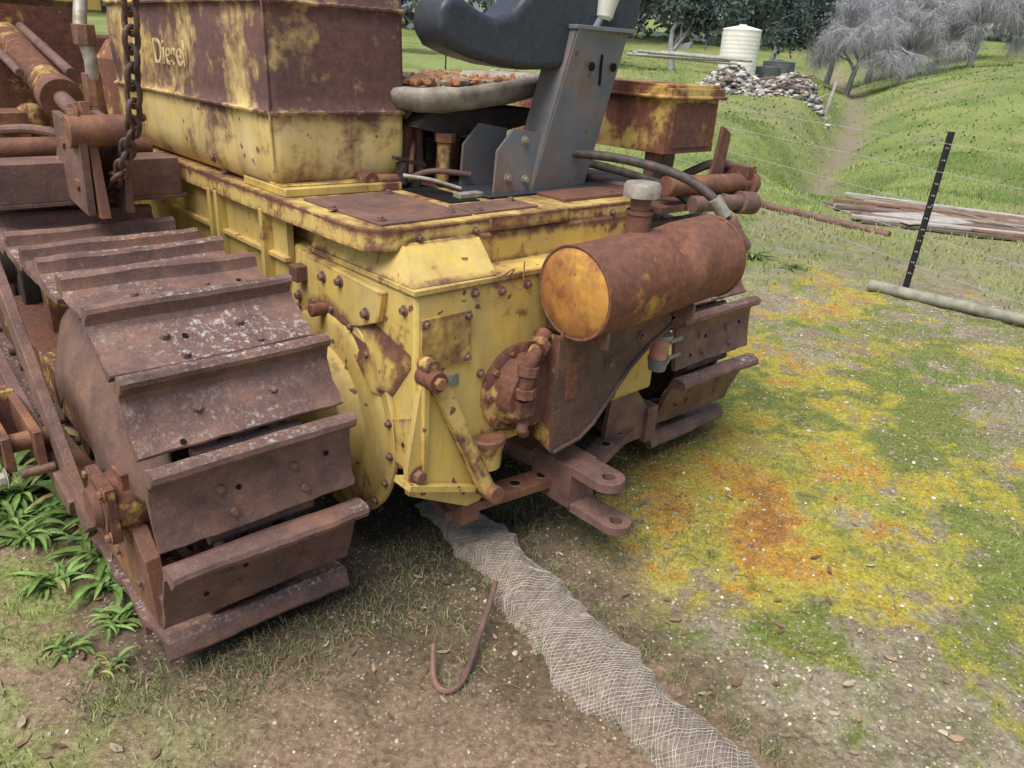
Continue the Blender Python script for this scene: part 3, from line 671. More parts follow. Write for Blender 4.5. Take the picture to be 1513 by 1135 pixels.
# ------------------------------------------------------------------ terrain
CR=np.array([(4.1,9.6),(4.8,12.5),(5.7,15),(7.1,18.2),(8.4,21),(10.5,26),(15,38),(22,60)])
def crdist(x,y):
    d=np.full(np.shape(x),1e9)
    for (a,b) in zip(CR[:-1],CR[1:]):
        ab=b-a; t=np.clip(((x-a[0])*ab[0]+(y-a[1])*ab[1])/(ab@ab),0,1); d=np.minimum(d,np.hypot(x-a[0]-t*ab[0],y-a[1]-t*ab[1]))
    return d+(fbm(x,y,.9,15,3)-.5)*.6
def crside(x,y):
    yy=np.clip(y,9.6,60); cx=np.interp(yy,CR[:,1],CR[:,0]); return x-cx
def height(x,y):
    x=np.asarray(x,float);y=np.asarray(y,float)
    h=sstep(13,34,y)*1.0+sstep(34,130,y)*5.0+sstep(130,260,y)*8
    sdv=crside(x,y)
    h=h+sstep(.3,9,sdv)*sstep(9,30,y)*1.5+sstep(-.1,-1.6,sdv)*sstep(10.5,15,y)*(1-sstep(25,40,y))*.5
    h=h+(fbm(x,y,.12,3)-.5)*.9*sstep(9,30,y)+(fbm(x,y,.6,13)-.5)*.3*sstep(9,14,y)
    d=crdist(x,y); w=.55+.022*y
    h=h-.75*np.exp(-(np.abs(d)/w)**1.5)*sstep(10,14,y)
    near=1-sstep(6,14,y)
    h=h+(fbm(x,y,1.3,5)-.5)*.07*near+(fbm(x,y,9,8,3)-.5)*.026*near+(fbm(x,y,30,11,2)-.5)*.014*(1-sstep(4,6,y))
    lx=(x-TX)*math.cos(TH)+(y-TY)*math.sin(TH); ly=-(x-TX)*math.sin(TH)+(y-TY)*math.cos(TH)
    under=sstep(-.35,.1,ly)*sstep(-.35,.0,lx)*(1-sstep(2.5,2.9,lx))*(1-sstep(3.2,3.8,ly))
    h=h*(1-under*.75)-.012*under
    return h
def mx(a,b,w): return a*(1-w[...,None])+np.asarray(b)*w[...,None]
def zones(x,y):
    x=np.asarray(x,float);y=np.asarray(y,float)
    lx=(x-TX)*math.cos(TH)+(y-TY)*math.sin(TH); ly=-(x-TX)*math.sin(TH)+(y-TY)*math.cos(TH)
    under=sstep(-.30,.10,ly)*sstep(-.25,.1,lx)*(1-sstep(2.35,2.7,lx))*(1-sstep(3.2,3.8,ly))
    dr=(x+.1)*.84+(y-2.2)*.54
    R_=sstep(.12,.5,dr+(fbm(x,y,2.5,21)-.5)*.5)
    n1=fbm(x,y,1.6,31,5);n2=fbm(x,y,4.5,41,5);n3=fbm(x,y,.7,51,4);n4=fbm(x,y,9,61,4);n5=fbm(x,y,22,66,3)
    far=sstep(5.2,7.6,y+(n3-.5)*3.5)
    soil=np.stack([.175+0*x,.130+0*x,.085+0*x],-1); red=np.array((.34,.235,.155)); grav=np.array((.34,.295,.20))
    c=mx(soil,(.105,.078,.047),sstep(.45,.6,n4)*.6)
    c=mx(c,red,sstep(.48,.62,n2)*.4*(1-R_)+.5*(1-sstep(1.15,1.6,y+(n2-.5)*.8))*(1-R_))
    c=mx(c,red,(1-sstep(-1.1,-.9,x))*(1-R_)*.5)
    c=mx(c,grav,R_*.85*(sstep(.34,.52,n4)*.5+.5))
    c=mx(c,(.20,.20,.085),R_*sstep(.48,.6,n5)*.45)
    a=np.array((.55,3.45));b=np.array((2.6,2.25));ab=b-a;t=np.clip(((x-a[0])*ab[0]+(y-a[1])*ab[1])/(ab@ab),-.3,1.6); dl=np.hypot(x-a[0]-t*ab[0],y-a[1]-t*ab[1])
    band=np.exp(-(dl/.85)**2)
    mk=.24*n1+.28*n2+.26*n4+.22*n5+.12*band+.005-.04*sstep(4.6,5.8,y)-.03*(1-sstep(1.6,2.4,y))
    moss=R_*sstep(.44,.56,mk)*(1-far*.7)
    hue=.5*fbm(x,y,1.9,71,4)+.3*fbm(x,y,6,77,3)+.2*n5+.10*np.exp(-(dl/.36)**2)-.045
    mc=mx(np.stack([.155+0*x,.19+0*x,.035+0*x],-1),(.42,.36,.045),sstep(.39,.49,hue)); mc=mx(mc,(.48,.26,.035),sstep(.51,.58,hue)); mc=mx(mc,(.30,.115,.03),sstep(.59,.66,hue)*.8)
    c=mx(c,mc,moss*.85)
    left=(1-sstep(-.95,-.5,x+(n2-.5)*.9))*sstep(.46,.57,n2*.4+n4*.25+n1*.2+n5*.15+.06*(1-sstep(1.2,1.7,y)))
    gfar=far*sstep(.34,.49,n1*.25+n3*.35+n2*.25+n4*.15+.16*sstep(9,12,y))
    gsp=.75*R_*sstep(.52,.63,.45*fbm(x,y,1.7,81,4)+.3*n4+.25*n5)*(1-far)
    cd=np.abs(crdist(x,y)); bed=np.exp(-(cd/(.18+.007*y))**2)*sstep(10.5,12.5,y)
    g=np.clip(np.maximum(np.maximum(left,gfar),gsp)*(1-under)*(1-bed),0,1)
    gc=mx(np.stack([.13+0*x,.20+0*x,.045+0*x],-1),(.22,.28,.075),sstep(.4,.6,n3)); gc=mx(gc,(.29,.27,.13),sstep(.50,.66,.5*fbm(x,y,.35,91,4)+.5*fbm(x,y,2.,95,4))*.7)
    c=mx(c,gc,g*.8)
    c=mx(c,(.24,.20,.145),bed*.8)
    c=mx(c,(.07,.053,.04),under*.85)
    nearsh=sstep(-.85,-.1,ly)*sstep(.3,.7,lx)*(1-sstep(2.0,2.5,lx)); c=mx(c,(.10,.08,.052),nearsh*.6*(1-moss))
    return c,g,moss,mc,gc,R_,under
def axis(lo,hi,step,far_lo,far_hi,gr=1.12):
    a=list(np.arange(lo,hi,step)); s_=step;x=hi
    while x<far_hi: a.append(x); s_*=gr; x+=s_
    a.append(far_hi); s_=step;x=lo-step; b=[]
    while x>far_lo: b.append(x); s_*=gr; x-=s_
    b.append(far_lo); return np.array(b[::-1]+a)
xs=axis(-2.3,3.2,.02,-300,400,1.045); ys=axis(.9,5.2,.02,-30,420,1.028)
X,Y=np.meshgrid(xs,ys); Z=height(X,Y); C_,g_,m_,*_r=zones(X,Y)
def npmesh(name,v,fl,k,mats,cols=None,smooth=True):
    me=bpy.data.meshes.new(name); nf=len(fl); me.vertices.add(len(v)); me.vertices.foreach_set('co',np.ascontiguousarray(v,dtype=np.float32).ravel())
    me.loops.add(nf*k); me.loops.foreach_set('vertex_index',np.ascontiguousarray(fl,dtype=np.int32).ravel()); me.polygons.add(nf); me.polygons.foreach_set('loop_start',np.arange(0,nf*k,k,dtype=np.int32))
    me.update(calc_edges=True); me.polygons.foreach_set('use_smooth',[smooth]*nf)
    if cols is not None:
        at=me.color_attributes.new('Col','FLOAT_COLOR','POINT'); at.data.foreach_set('color',np.concatenate([cols,np.ones((len(cols),1))],1).astype(np.float32).ravel())
    for m in mats: me.materials.append(m)
    o=bpy.data.objects.new(name,me); COL.objects.link(o); return o
m=NT('ground_material'); c=m.coord(); ca=m.n('Attribute',attribute_name='Col').outputs['Color']
fine=m.noise(55,5,.75,c); f2=m.noise(9,6,.65,c)
kk=m.mr(fine,.3,.7,.45,1.5)
cc=m.mix(1.,ca,m.n('CombineColor',{0:kk,1:kk,2:kk}).outputs[0],'MULTIPLY')
cc=m.mix(m.mr(f2,.55,.75,0,.35),cc,(.08,.063,.04))
vo=m.n('TexVoronoi',{'Vector':c,'Scale':75.}); stn=m.math('MULTIPLY',m.math('LESS_THAN',vo.outputs['Distance'],.32),m.math('GREATER_THAN',m.n('SeparateXYZ',{0:vo.outputs['Color']}).outputs[0],.68))
cc=m.mix(m.math('MULTIPLY',stn,.5),cc,(.46,.41,.32))
m.col(cc); m.rough(.95); m.b.inputs['Specular IOR Level'].default_value=.1
m.bump(m.math('ADD',m.math('ADD',fine,m.math('MULTIPLY',stn,.5)),f2),.8,.014); M_G=m.m
nx_,ny_=len(xs),len(ys); idx=np.arange(nx_*ny_).reshape(ny_,nx_); fl=np.stack([idx[:-1,:-1],idx[:-1,1:],idx[1:,1:],idx[1:,:-1]],-1).reshape(-1,4)
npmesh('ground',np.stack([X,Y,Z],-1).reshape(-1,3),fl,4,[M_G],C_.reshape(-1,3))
def vcmat(name,rough=.8,trans=0.,var=.3,up=0.):
    m=NT(name);ca=m.n('Attribute',attribute_name='Col').outputs['Color']
    if var>0:
        c=m.coord(); k=m.mr(m.noise(25,2,.6,c),.3,.7,1-var,1+var); cc=m.mix(1.,ca,m.n('CombineColor',{0:k,1:k,2:k}).outputs[0],'MULTIPLY')
    else: cc=ca
    m.col(cc);m.rough(rough);m.b.inputs['Specular IOR Level'].default_value=.15
    if up:
        g=m.n('NewGeometry').outputs['Normal']; s_=m.n('VectorMath',{0:g,1:(0,0,up)},operation='ADD').outputs[0]; nn=m.n('VectorMath',{0:s_},operation='NORMALIZE').outputs[0]; m.L(nn,m.b.inputs['Normal'])
    if trans: 
        tr=m.n('BsdfTranslucent',{'Color':cc}); ms=m.n('MixShader',{0:trans}); m.L(m.b.outputs[0],ms.inputs[1]); m.L(tr.outputs[0],ms.inputs[2]); m.L(ms.outputs[0],m.t.nodes['Material Output'].inputs[0])
    return m.m
M_BLADE=vcmat('grass_blades',.7,0,0,1.2); M_PEB=vcmat('pebbles_stone',.85,0,.2)
def blades(name,x,y,hgt,wid,col,lean=.5,mat=None):
    n=len(x); z=height(x,y)-.002; a=rng.uniform(0,6.283,n); dx,dy=np.cos(a),np.sin(a); l=rng.uniform(.1,1,n)*lean; b=rng.uniform(0,6.283,n); lx,ly=np.cos(b)*l*hgt,np.sin(b)*l*hgt
    P=np.empty((n,5,3))
    P[:,0]=np.stack([x-dx*wid,y-dy*wid,z],-1);P[:,1]=np.stack([x+dx*wid,y+dy*wid,z],-1)
    P[:,2]=np.stack([x+lx*.35+dx*wid*.8,y+ly*.35+dy*wid*.8,z+hgt*.6],-1);P[:,3]=np.stack([x+lx*.35-dx*wid*.8,y+ly*.35-dy*wid*.8,z+hgt*.6],-1)
    P[:,4]=np.stack([x+lx,y+ly,z+hgt*(1-.35*l)],-1)
    i=np.arange(n)[:,None]*5
    tr=np.concatenate([i+np.array([[0,1,2]]),i+np.array([[0,2,3]]),i+np.array([[3,2,4]])],0)
    return npmesh(name,P.reshape(-1,3),tr,3,[mat or M_BLADE],np.repeat(col,5,0),False)
def scatter(n,x0,x1,y0,y1,wf):
    x=rng.uniform(x0,x1,n);y=rng.uniform(y0,y1,n); z=zones(x,y); w=wf(x,y,z); k=rng.uniform(0,1,n)<w; return x[k],y[k],[q[k] for q in z]
def inview(x,y,m=.25): return (np.abs(x)<.78*y+.6)
x,y,z=scatter(130000,-2.4,3.6,1.0,5.5,lambda x,y,z:z[1]*.75*inview(x,y))
cg=z[4]*rng.uniform(.6,1.4,(len(x),1))*np.array((1,1,1)); dry=rng.uniform(0,1,len(x))<.18; cg[dry]=(.33,.28,.16)
blades('grass_turf',x,y,rng.uniform(.008,.036,len(x)),rng.uniform(.0010,.0024,len(x)),cg,.9)
x,y,z=scatter(150000,-.3,3.8,.9,5.5,lambda x,y,z:z[2]*.9*inview(x,y))
blades('moss_carpet',x,y,rng.uniform(.003,.010,len(x)),rng.uniform(.0012,.003,len(x)),z[3]*rng.uniform(.6,1.4,(len(x),1)),.8)
x,y,z=scatter(130000,-1,16,5.2,17,lambda x,y,z:z[1]*.8*inview(x,y))
blades('meadow_grass',x,y,rng.uniform(.015,.07,len(x)),rng.uniform(.003,.007,len(x)),z[4]*rng.uniform(.65,1.35,(len(x),1)),1.1)
x,y,z=scatter(70000,0,46,16,60,lambda x,y,z:z[1]*.8*inview(x,y))
blades('pasture_grass',x,y,rng.uniform(.03,.09,len(x)),rng.uniform(.012,.03,len(x)),z[4]*rng.uniform(.8,1.2,(len(x),1)),1.1)
def fringe(cx,cy,rad,n): 
    a=rng.uniform(0,6.28,n);q=rad*rng.uniform(0,1,n)**.6; return cx+q*np.cos(a),cy+q*np.sin(a)
fx_,fy_=[],[]
FR=[(-.55,1.62,.16,700),(-.35,1.85,.18,700),(-.7,1.5,.12,400),(.0,2.38,.2,900),(-.15,1.75,.10,200),(.25,1.62,.06,120),(-.95,1.45,.12,500),(-.05,1.62,.05,90),(.5,2.35,.3,700),(-.1,1.52,.05,60),(-.25,2.1,.15,400)]
for i in range(26):
    t=i/25; xx=-.02+.80*t; yy=2.10-1.02*t-.04*math.sin(t*3.14); sg=1 if i%2 else -1
    FR.append((xx+sg*.115*.82,yy+sg*.115*.57,.035,70))
for (cx,cy,rd,n) in FR:
    a,b=fringe(cx,cy,rd,n); fx_.append(a);fy_.append(b)
fx_=np.concatenate(fx_);fy_=np.concatenate(fy_);n=len(fx_); cg=np.where(rng.uniform(0,1,(n,1))<.40,np.array([[.13,.18,.05]]),np.array([[.28,.23,.14]]))*rng.uniform(.5,1.2,(n,1))
blades('grass_tufts',fx_,fy_,rng.uniform(.010,.05,n),rng.uniform(.0008,.0017,n),cg,1.6)
def pebbles(name,x,y,s,col,zoff=0):
    n=len(x); t=(1+5**.5)/2; ico=np.array([(-1,t,0),(1,t,0),(-1,-t,0),(1,-t,0),(0,-1,t),(0,1,t),(0,-1,-t),(0,1,-t),(t,0,-1),(t,0,1),(-t,0,-1),(-t,0,1)])/1.9
    F=np.array([(0,11,5),(0,5,1),(0,1,7),(0,7,10),(0,10,11),(1,5,9),(5,11,4),(11,10,2),(10,7,6),(7,1,8),(3,9,4),(3,4,2),(3,2,6),(3,6,8),(3,8,9),(4,9,5),(2,4,11),(6,2,10),(8,6,7),(9,8,1)])
    P=ico[None]*rng.uniform(.7,1.25,(n,12,1))*np.stack([s*rng.uniform(.7,1.3,n),s*rng.uniform(.7,1.3,n),s*rng.uniform(.4,.8,n)],-1)[:,None]
    a=rng.uniform(0,6.28,n); c,s2=np.cos(a)[:,None],np.sin(a)[:,None]; Px=P[...,0]*c-P[...,1]*s2;Py=P[...,0]*s2+P[...,1]*c
    P=np.stack([Px+x[:,None],Py+y[:,None],P[...,2]+(height(x,y)+zoff+s*.15)[:,None]],-1)
    fl=(np.arange(n)[:,None,None]*12+F[None]).reshape(-1,3); return npmesh(name,P.reshape(-1,3),fl,3,[M_PEB],np.repeat(col,12,0),False)
x,y,z=scatter(95000,-1.8,3.8,1.0,5.6,lambda x,y,z:(.16+.55*z[5])*(1-z[1]*.6)*(1-z[2]*.5)*(1-.8*z[6])*inview(x,y))
s=.0020+.0048*rng.uniform(0,1,len(x))**2.6; big=rng.uniform(0,1,len(x))<.025; s[big]*=2.0
pc=np.array([(.50,.44,.34),(.36,.29,.20),(.64,.59,.49),(.30,.21,.14),(.24,.205,.16),(.40,.35,.26)])[rng.integers(0,6,len(x))]*rng.uniform(.55,1.1,(len(x),1))
pebbles('gravel',x,y,s,pc)
M_LEAF=vcmat('dead_leaf',.8,.15,.3)
n=190; x=rng.uniform(-1.2,1.3,n);y=rng.uniform(1.15,2.6,n);P=[];Fc=[];cl=[]
for i in range(n):
    a=random.random()*6.28;L_=random.uniform(.006,.024);w_=L_*random.uniform(.25,.45);z0=float(height(x[i],y[i]))+.006
    o=len(P)
    for t,ww,zz in((-1,0,.4),(-.3,1,0),(.5,.8,.1),(1,0,.5)):
        for sg in(-1,1): P.append((x[i]+math.cos(a)*t*L_-math.sin(a)*ww*w_*sg,y[i]+math.sin(a)*t*L_+math.cos(a)*ww*w_*sg,z0+zz*L_*.4+(.3*w_ if sg>0 else 0)))
    for k in range(3): Fc.append((o+2*k,o+2*k+1,o+2*k+3,o+2*k+2))
    c0_=np.array([(.30,.20,.12),(.42,.34,.24),(.2,.12,.08)])[random.randrange(3)]*random.uniform(.7,1.3); cl+= [c0_]*8
npmesh('fallen_leaves',np.array(P),np.array(Fc),4,[M_LEAF],np.array(cl),False)
mb=MB(); 
for i in range(40):
    a,b=random.uniform(-.7,1.0),random.uniform(1.2,2.5);t=random.random()*3.14;l=random.uniform(.02,.06);z0=float(height(a,b))+.006
    mb.tube([(a,b,z0),(a+l*.5*math.cos(t)+.004,b+l*.5*math.sin(t),z0+.004),(a+l*math.cos(t),b+l*math.sin(t),z0)],.0014,M_R,n=5,sub=2)
mb.obj('fallen_twigs')
# ------------------------------------------------------------------ broadleaf weeds
M_WEED=vcmat('weed_leaf',.45,.3,.3)
def weed(name,cx,cy,n,Lm,up=.5):
    P=[];Fc=[];cl=[]
    z0=float(height(cx,cy))
    for i in range(n):
        a=random.random()*6.28; L_=Lm*random.uniform(.4,1.1); w_=L_*random.uniform(.05,.085); e=random.uniform(.3,1.15)*up*2; col=np.array((.135,.23,.07))*random.uniform(.6,1.4)+np.array((.03,.015,0))*random.random()
        if random.random()<.10: col=np.array((.34,.28,.12))
        d=V((math.cos(a),math.sin(a),0)); sd_=V((-d.y,d.x,0)); o=len(P); N=7
        bx,by=cx+random.uniform(-.03,.03),cy+random.uniform(-.03,.03)
        for k in range(N):
            t=k/(N-1); rr=L_*(t*math.cos(e*.7*(1-.3*t))); zz=L_*(math.sin(e)*t-.75*t*t*math.sin(e)); w=w_*math.sin(math.pi*min(1,.06+t*.94))**.7+.001
            c=V((bx,by,z0+.005+zz))+d*rr+sd_*(.10*L_*math.sin(3*t+a)+.01*math.sin(9*t+a*3)*L_*3*.3)
            P.append(c-sd_*w+V((0,0,w*.6)));P.append(c-V((0,0,w*.1)));P.append(c+sd_*w+V((0,0,w*.6))); cl+=[col*.9,col*1.45,col*1.0]
        for k in range(N-1):
            for j in range(2): Fc.append((o+3*k+j,o+3*k+j+1,o+3*k+3+j+1,o+3*k+3+j))
    return npmesh(name,np.array([tuple(v) for v in P]),np.array(Fc),4,[M_WEED],np.array(cl),True)
k=0
for cx,cy,n,L_ in ((-1.62,2.5,40,.26),(-1.42,2.2,44,.22),(-1.28,2.0,40,.19),(-1.18,1.86,34,.15),(-1.72,2.3,36,.24),(-1.45,2.42,34,.22),(-1.95,2.7,36,.28),(-1.08,1.70,26,.10),(-1.30,2.18,34,.18),(-1.85,2.42,34,.22),(-1.55,2.05,34,.15),(-1.35,1.85,30,.12),(-1.5,2.3,30,.2),(-1.65,2.15,30,.16),(-1.15,1.58,24,.08),(-1.02,1.52,20,.07)):
    weed('broadleaf_weed' if k==0 else 'broadleaf_weed.%03d'%k,cx,cy,n,L_); k+=1
for cx,cy,n,L_ in ((2.05,6.6,24,.2),(2.3,6.3,16,.16),(1.8,6.8,20,.2)): weed('broadleaf_weed.%03d'%k,cx,cy,n,L_); k+=1
# ------------------------------------------------------------------ erosion sock
m=NT('hessian_fibre');c=m.coord(); a_=m.noise(60,5,.8,c); b_=m.noise(7,4,.6,c)
cc=m.mix(m.mr(a_,.35,.65),(.15,.115,.09),(.38,.31,.25)); cc=m.mix(m.mr(b_,.48,.66,0,.6),cc,(.12,.09,.065)); m.col(cc);m.rough(.95);m.bump(a_,.9,.012);M_SOCK=m.m
M_NET=plain('netting_string',(.50,.44,.36),(.30,.26,.21),40,.9)
root=empty('erosion_control_sock')
cp=[(-.30,2.42),(-.17,2.31),(-.04,2.13),(.10,1.90),(.21,1.72),(.36,1.50),(.53,1.30),(.72,1.12),(.96,.93),(1.3,.75)]
E=[V((*q,0)) for q in cp]; Q=[];EE=[E[0]*2-E[1]]+E+[E[-1]*2-E[-2]]
for i in range(1,len(EE)-2):
    for k in range(14):
        t=k/14;a,b,c2,d=EE[i-1:i+3]; Q.append(.5*((2*b)+(c2-a)*t+(2*a-5*b+4*c2-d)*t*t+(3*b-a-3*c2+d)*t**3))
def sockpt(i,th,off=0):
    i=min(max(i,0),len(Q)-1.001); k=int(i);fr=i-k; pnt=Q[k]*(1-fr)+Q[k+1]*fr; d=(Q[k+1]-Q[k]).normalized(); s_=V((d.y,-d.x,0)); u=i/len(Q)
    w=.108+.014*math.sin(u*17)+.012*math.sin(u*41); hh=.048+.012*math.sin(u*23+1)+.006*math.sin(u*61); w*= .35+.65*min(1,u*4+.1); hh*=min(1,u*5+.1)
    bump_=1+.06*math.sin(th*5+i*.5)+.05*math.sin(th*3-i*.9)+.04*math.sin(th*9+i*1.7)
    return V((pnt.x,pnt.y,0))+s_*math.cos(th)*(w*bump_+off)+V((0,0,.006+math.sin(th)*(hh*bump_+off)))
NQ=len(Q);NTH=36;vs=[];fs=[]
for i in range(NQ*2-2):
    for j in range(NTH): vs.append(sockpt(i/2,2*math.pi*j/NTH))
for i in range(NQ*2-3):
    for j in range(NTH): fs.append((i*NTH+j,i*NTH+(j+1)%NTH,(i+1)*NTH+(j+1)%NTH,(i+1)*NTH+j))
mb=MB();mb.add(vs,fs,M_SOCK);mb.obj('fibre_filling',root,smooth=80)
mb=MB()
for sg in(-1,1):
    for k in range(26):
        pts=[]
        for i in range(NQ*2-2):
            th=2*math.pi*k/26+sg*i*.17+.05*math.sin(i*.37+k); th_=th%(2*math.pi)
            if th_<math.pi*1.04 or th_>math.pi*1.96: pts.append(sockpt(i/2,th_,.0015+.001*math.sin(i*1.3+k)))
            else:
                if len(pts)>2: mb.tube(pts,.0011,M_NET,n=3,sub=1)
                pts=[]
        if len(pts)>2: mb.tube(pts,.0011,M_NET,n=3,sub=1)
mb.obj('netting',root,smooth=80)
mb=MB(); mb.tube([(-.015,1.88,.075),(-.03,1.78,.065),(-.055,1.66,.045),(-.075,1.55,.036),(-.10,1.495,.032),(-.135,1.485,.032),(-.16,1.52,.036),(-.168,1.57,.050),(-.172,1.61,.065)],.0085,M_R,n=8,sub=5)
mb.obj('iron_hook_rod')
# ------------------------------------------------------------------ background things
M_POST=plain('black_steel_post',(.02,.02,.022),(.035,.03,.03),30,.5); M_PW=plain('post_white_marks',(.7,.7,.68),None,30,.6)
M_WIRE=plain('fence_wire',(.6,.6,.6),None,30,.4,.2); M_LOG=plain('weathered_log',(.36,.35,.27),(.2,.19,.14),12,.9,bump=.6)
fd=V((-.29,.957,0)); fb=V((3.03,5.84,0))
F_=empty('wire_fence')
for k,(s_,hh) in enumerate(((0,1.17),(9.5,1.2),(19,1.2),(-7,1.2))):
    mb=MB(); b=fb+fd*s_; b.z=float(height(b.x,b.y)); ln=V((.03,.0,1)).normalized()
    for a in (0,2.094,4.189):
        d=V((math.cos(a),math.sin(a),0)); s2=V((-d.y,d.x,0)); q=[]
        for pp in (b-V((0,0,.1)),b+ln*hh):
            for u,w in((0,-.004),(.026,-.003),(.026,.003),(0,.004)): q.append(pp+d*u+s2*w)
        mb.add(q,[(0,1,2,3),(7,6,5,4),(0,4,5,1),(1,5,6,2),(2,6,7,3),(3,7,4,0)],M_POST)
    for i in range(12):
        c=b+ln*(.12+i*.085)
        mb.box(c-V((.007,.014,.004)),c+V((.007,.010,.004)),M_PW)
    mb.obj('post_%d'%k,F_,bevel=0)
mb=MB()
for hh in (.22,.45,.68,.92,1.12):
    pts=[]
    for i in range(60):
        b=fb+fd*(-7+i*.45); pts.append((b.x+.02,b.y,hh+.012*math.sin(i*.33)))
    mb.tube(pts,.0030,M_WIRE,n=4,sub=1)
mb.obj('wires',F_)
def logobj(name,p0,p1,r,mat,n=12,jag=.12):
    mb=MB();p0,p1=V(p0),V(p1);pts=[]
    for i in range(9):
        t=i/8;pts.append(p0.lerp(p1,t)+V((random.uniform(-1,1)*r*jag,random.uniform(-1,1)*r*jag,random.uniform(-1,1)*r*jag)))
    mb.tube(pts,r,mat,n=n,sub=3,taper=r*.88); return mb.obj(name,smooth=60)
logobj('fallen_log',(2.72,5.78,.045),(3.75,4.80,.05),.045,M_LOG)
logobj('rusty_pipe',(2.8,9.5,.03),(3.82,7.95,.02),.045,M_R,jag=.03)
M_W=[plain('weathered_board_%d'%i,c,None,8,.85,bump=.4) for i,c in enumerate(((.36,.30,.23),(.24,.15,.11),(.48,.45,.40),(.30,.17,.12),(.17,.13,.10)))]
mb=MB()
for i in range(30):
    lay=i//15; x0=3.9+random.uniform(-.3,.9); L_=random.uniform(2.2,4.6); y0=9.5-(i%15)*.10+random.uniform(-.1,.1); an=-.42+random.uniform(-.18,.14); w=random.uniform(.03,.08)
    z0=.0+lay*.035+random.uniform(0,.015)
    mb.box((x0,y0-w,z0),(x0+L_,y0+w,z0+.03),M_W[i%5],('Z',an))
mb.box((4.1,8.5,.06),(5.0,9.1,.075),M_W[2],('Z',.3))
mb.obj('timber_stack',bevel=.003)
n=2600; u=rng.uniform(0,1,n); hx=4.9+3.5*u; hy=23.2+rng.normal(0,.55,n)+.5*u; prof=np.sin(np.pi*np.clip(u*.93+.05,0,1))**.5; hz=rng.uniform(0,1,n)**.8*.85*prof*np.exp(-((hy-23.4)/.9)**2)*(0.8+.3*np.sin(u*9))
sz=rng.uniform(.03,.12,n); col=np.array([(.42,.41,.38),(.32,.29,.26),(.52,.51,.47),(.26,.20,.16),(.13,.12,.11)])[rng.integers(0,5,n)]
pebbles('rubble_pile',hx,hy,sz,col,hz-.1)
mb=MB()
for i in range(40):
    x0=5.0+random.random()*3.0;y0=22.6+random.random()*.8;z0=float(height(x0,y0))+random.uniform(.05,.5);a=random.uniform(-.6,.6);l=random.uniform(.2,.6)
    mb.cyl((x0,y0,z0),(x0+l*math.cos(a),y0+l*math.sin(a)*.5,z0+random.uniform(-.15,.2)),random.uniform(.02,.045),random.choice(M_W),n=7)
zz=float(height(8.5,23.1)); mb.cyl((8.4,23.1,zz-.1),(8.62,23.2,zz+1.05),.05,M_W[2],n=8); mb.obj('firewood_logs')
def tank(name,x,y,r_,h_,mat):
    mb=MB();z0=float(height(x,y))-.05; pr=[(0,r_)]
    k=12
    for i in range(k):
        a=h_*.86*i/k; pr+=[(a+.005,r_),(a+h_*.02,r_*1.008),(a+h_*.05,r_*1.008),(a+h_*.065,r_)]
    pr+=[(h_*.90,r_),(h_*.92,r_*1.02),(h_*.94,r_*.97),(h_*.98,r_*.5),(h_,r_*.2),(h_*1.02,r_*.2),(h_*1.02,0)]
    mb.lathe((x,y,z0),(0,0,1),pr,mat,n=40); return mb.obj(name,smooth=40)
M_TW=plain('cream_polythene',(.80,.78,.70),(.72,.68,.60),3,.5); M_TD=plain('dark_green_polythene',(.07,.09,.09),(.12,.13,.13),3,.5)
tank('water_tank',8.0,32.2,.72,2.0,M_TW); tank('water_tank.001',10.0,33.5,.62,.95,M_TD); tank('water_tank.002',9.4,33.0,.5,.7,M_TD)
mb=MB()
for i in range(6):
    y0=26+random.random()*2; z0=float(height(4.5,y0))+.4; mb.cyl((3.2+random.random(),y0,z0+random.random()*.2),(6.5+random.random(),y0+.6,z0-.1+random.random()*.2),.05,M_W[2],n=8)
mb.obj('pipe_stack')
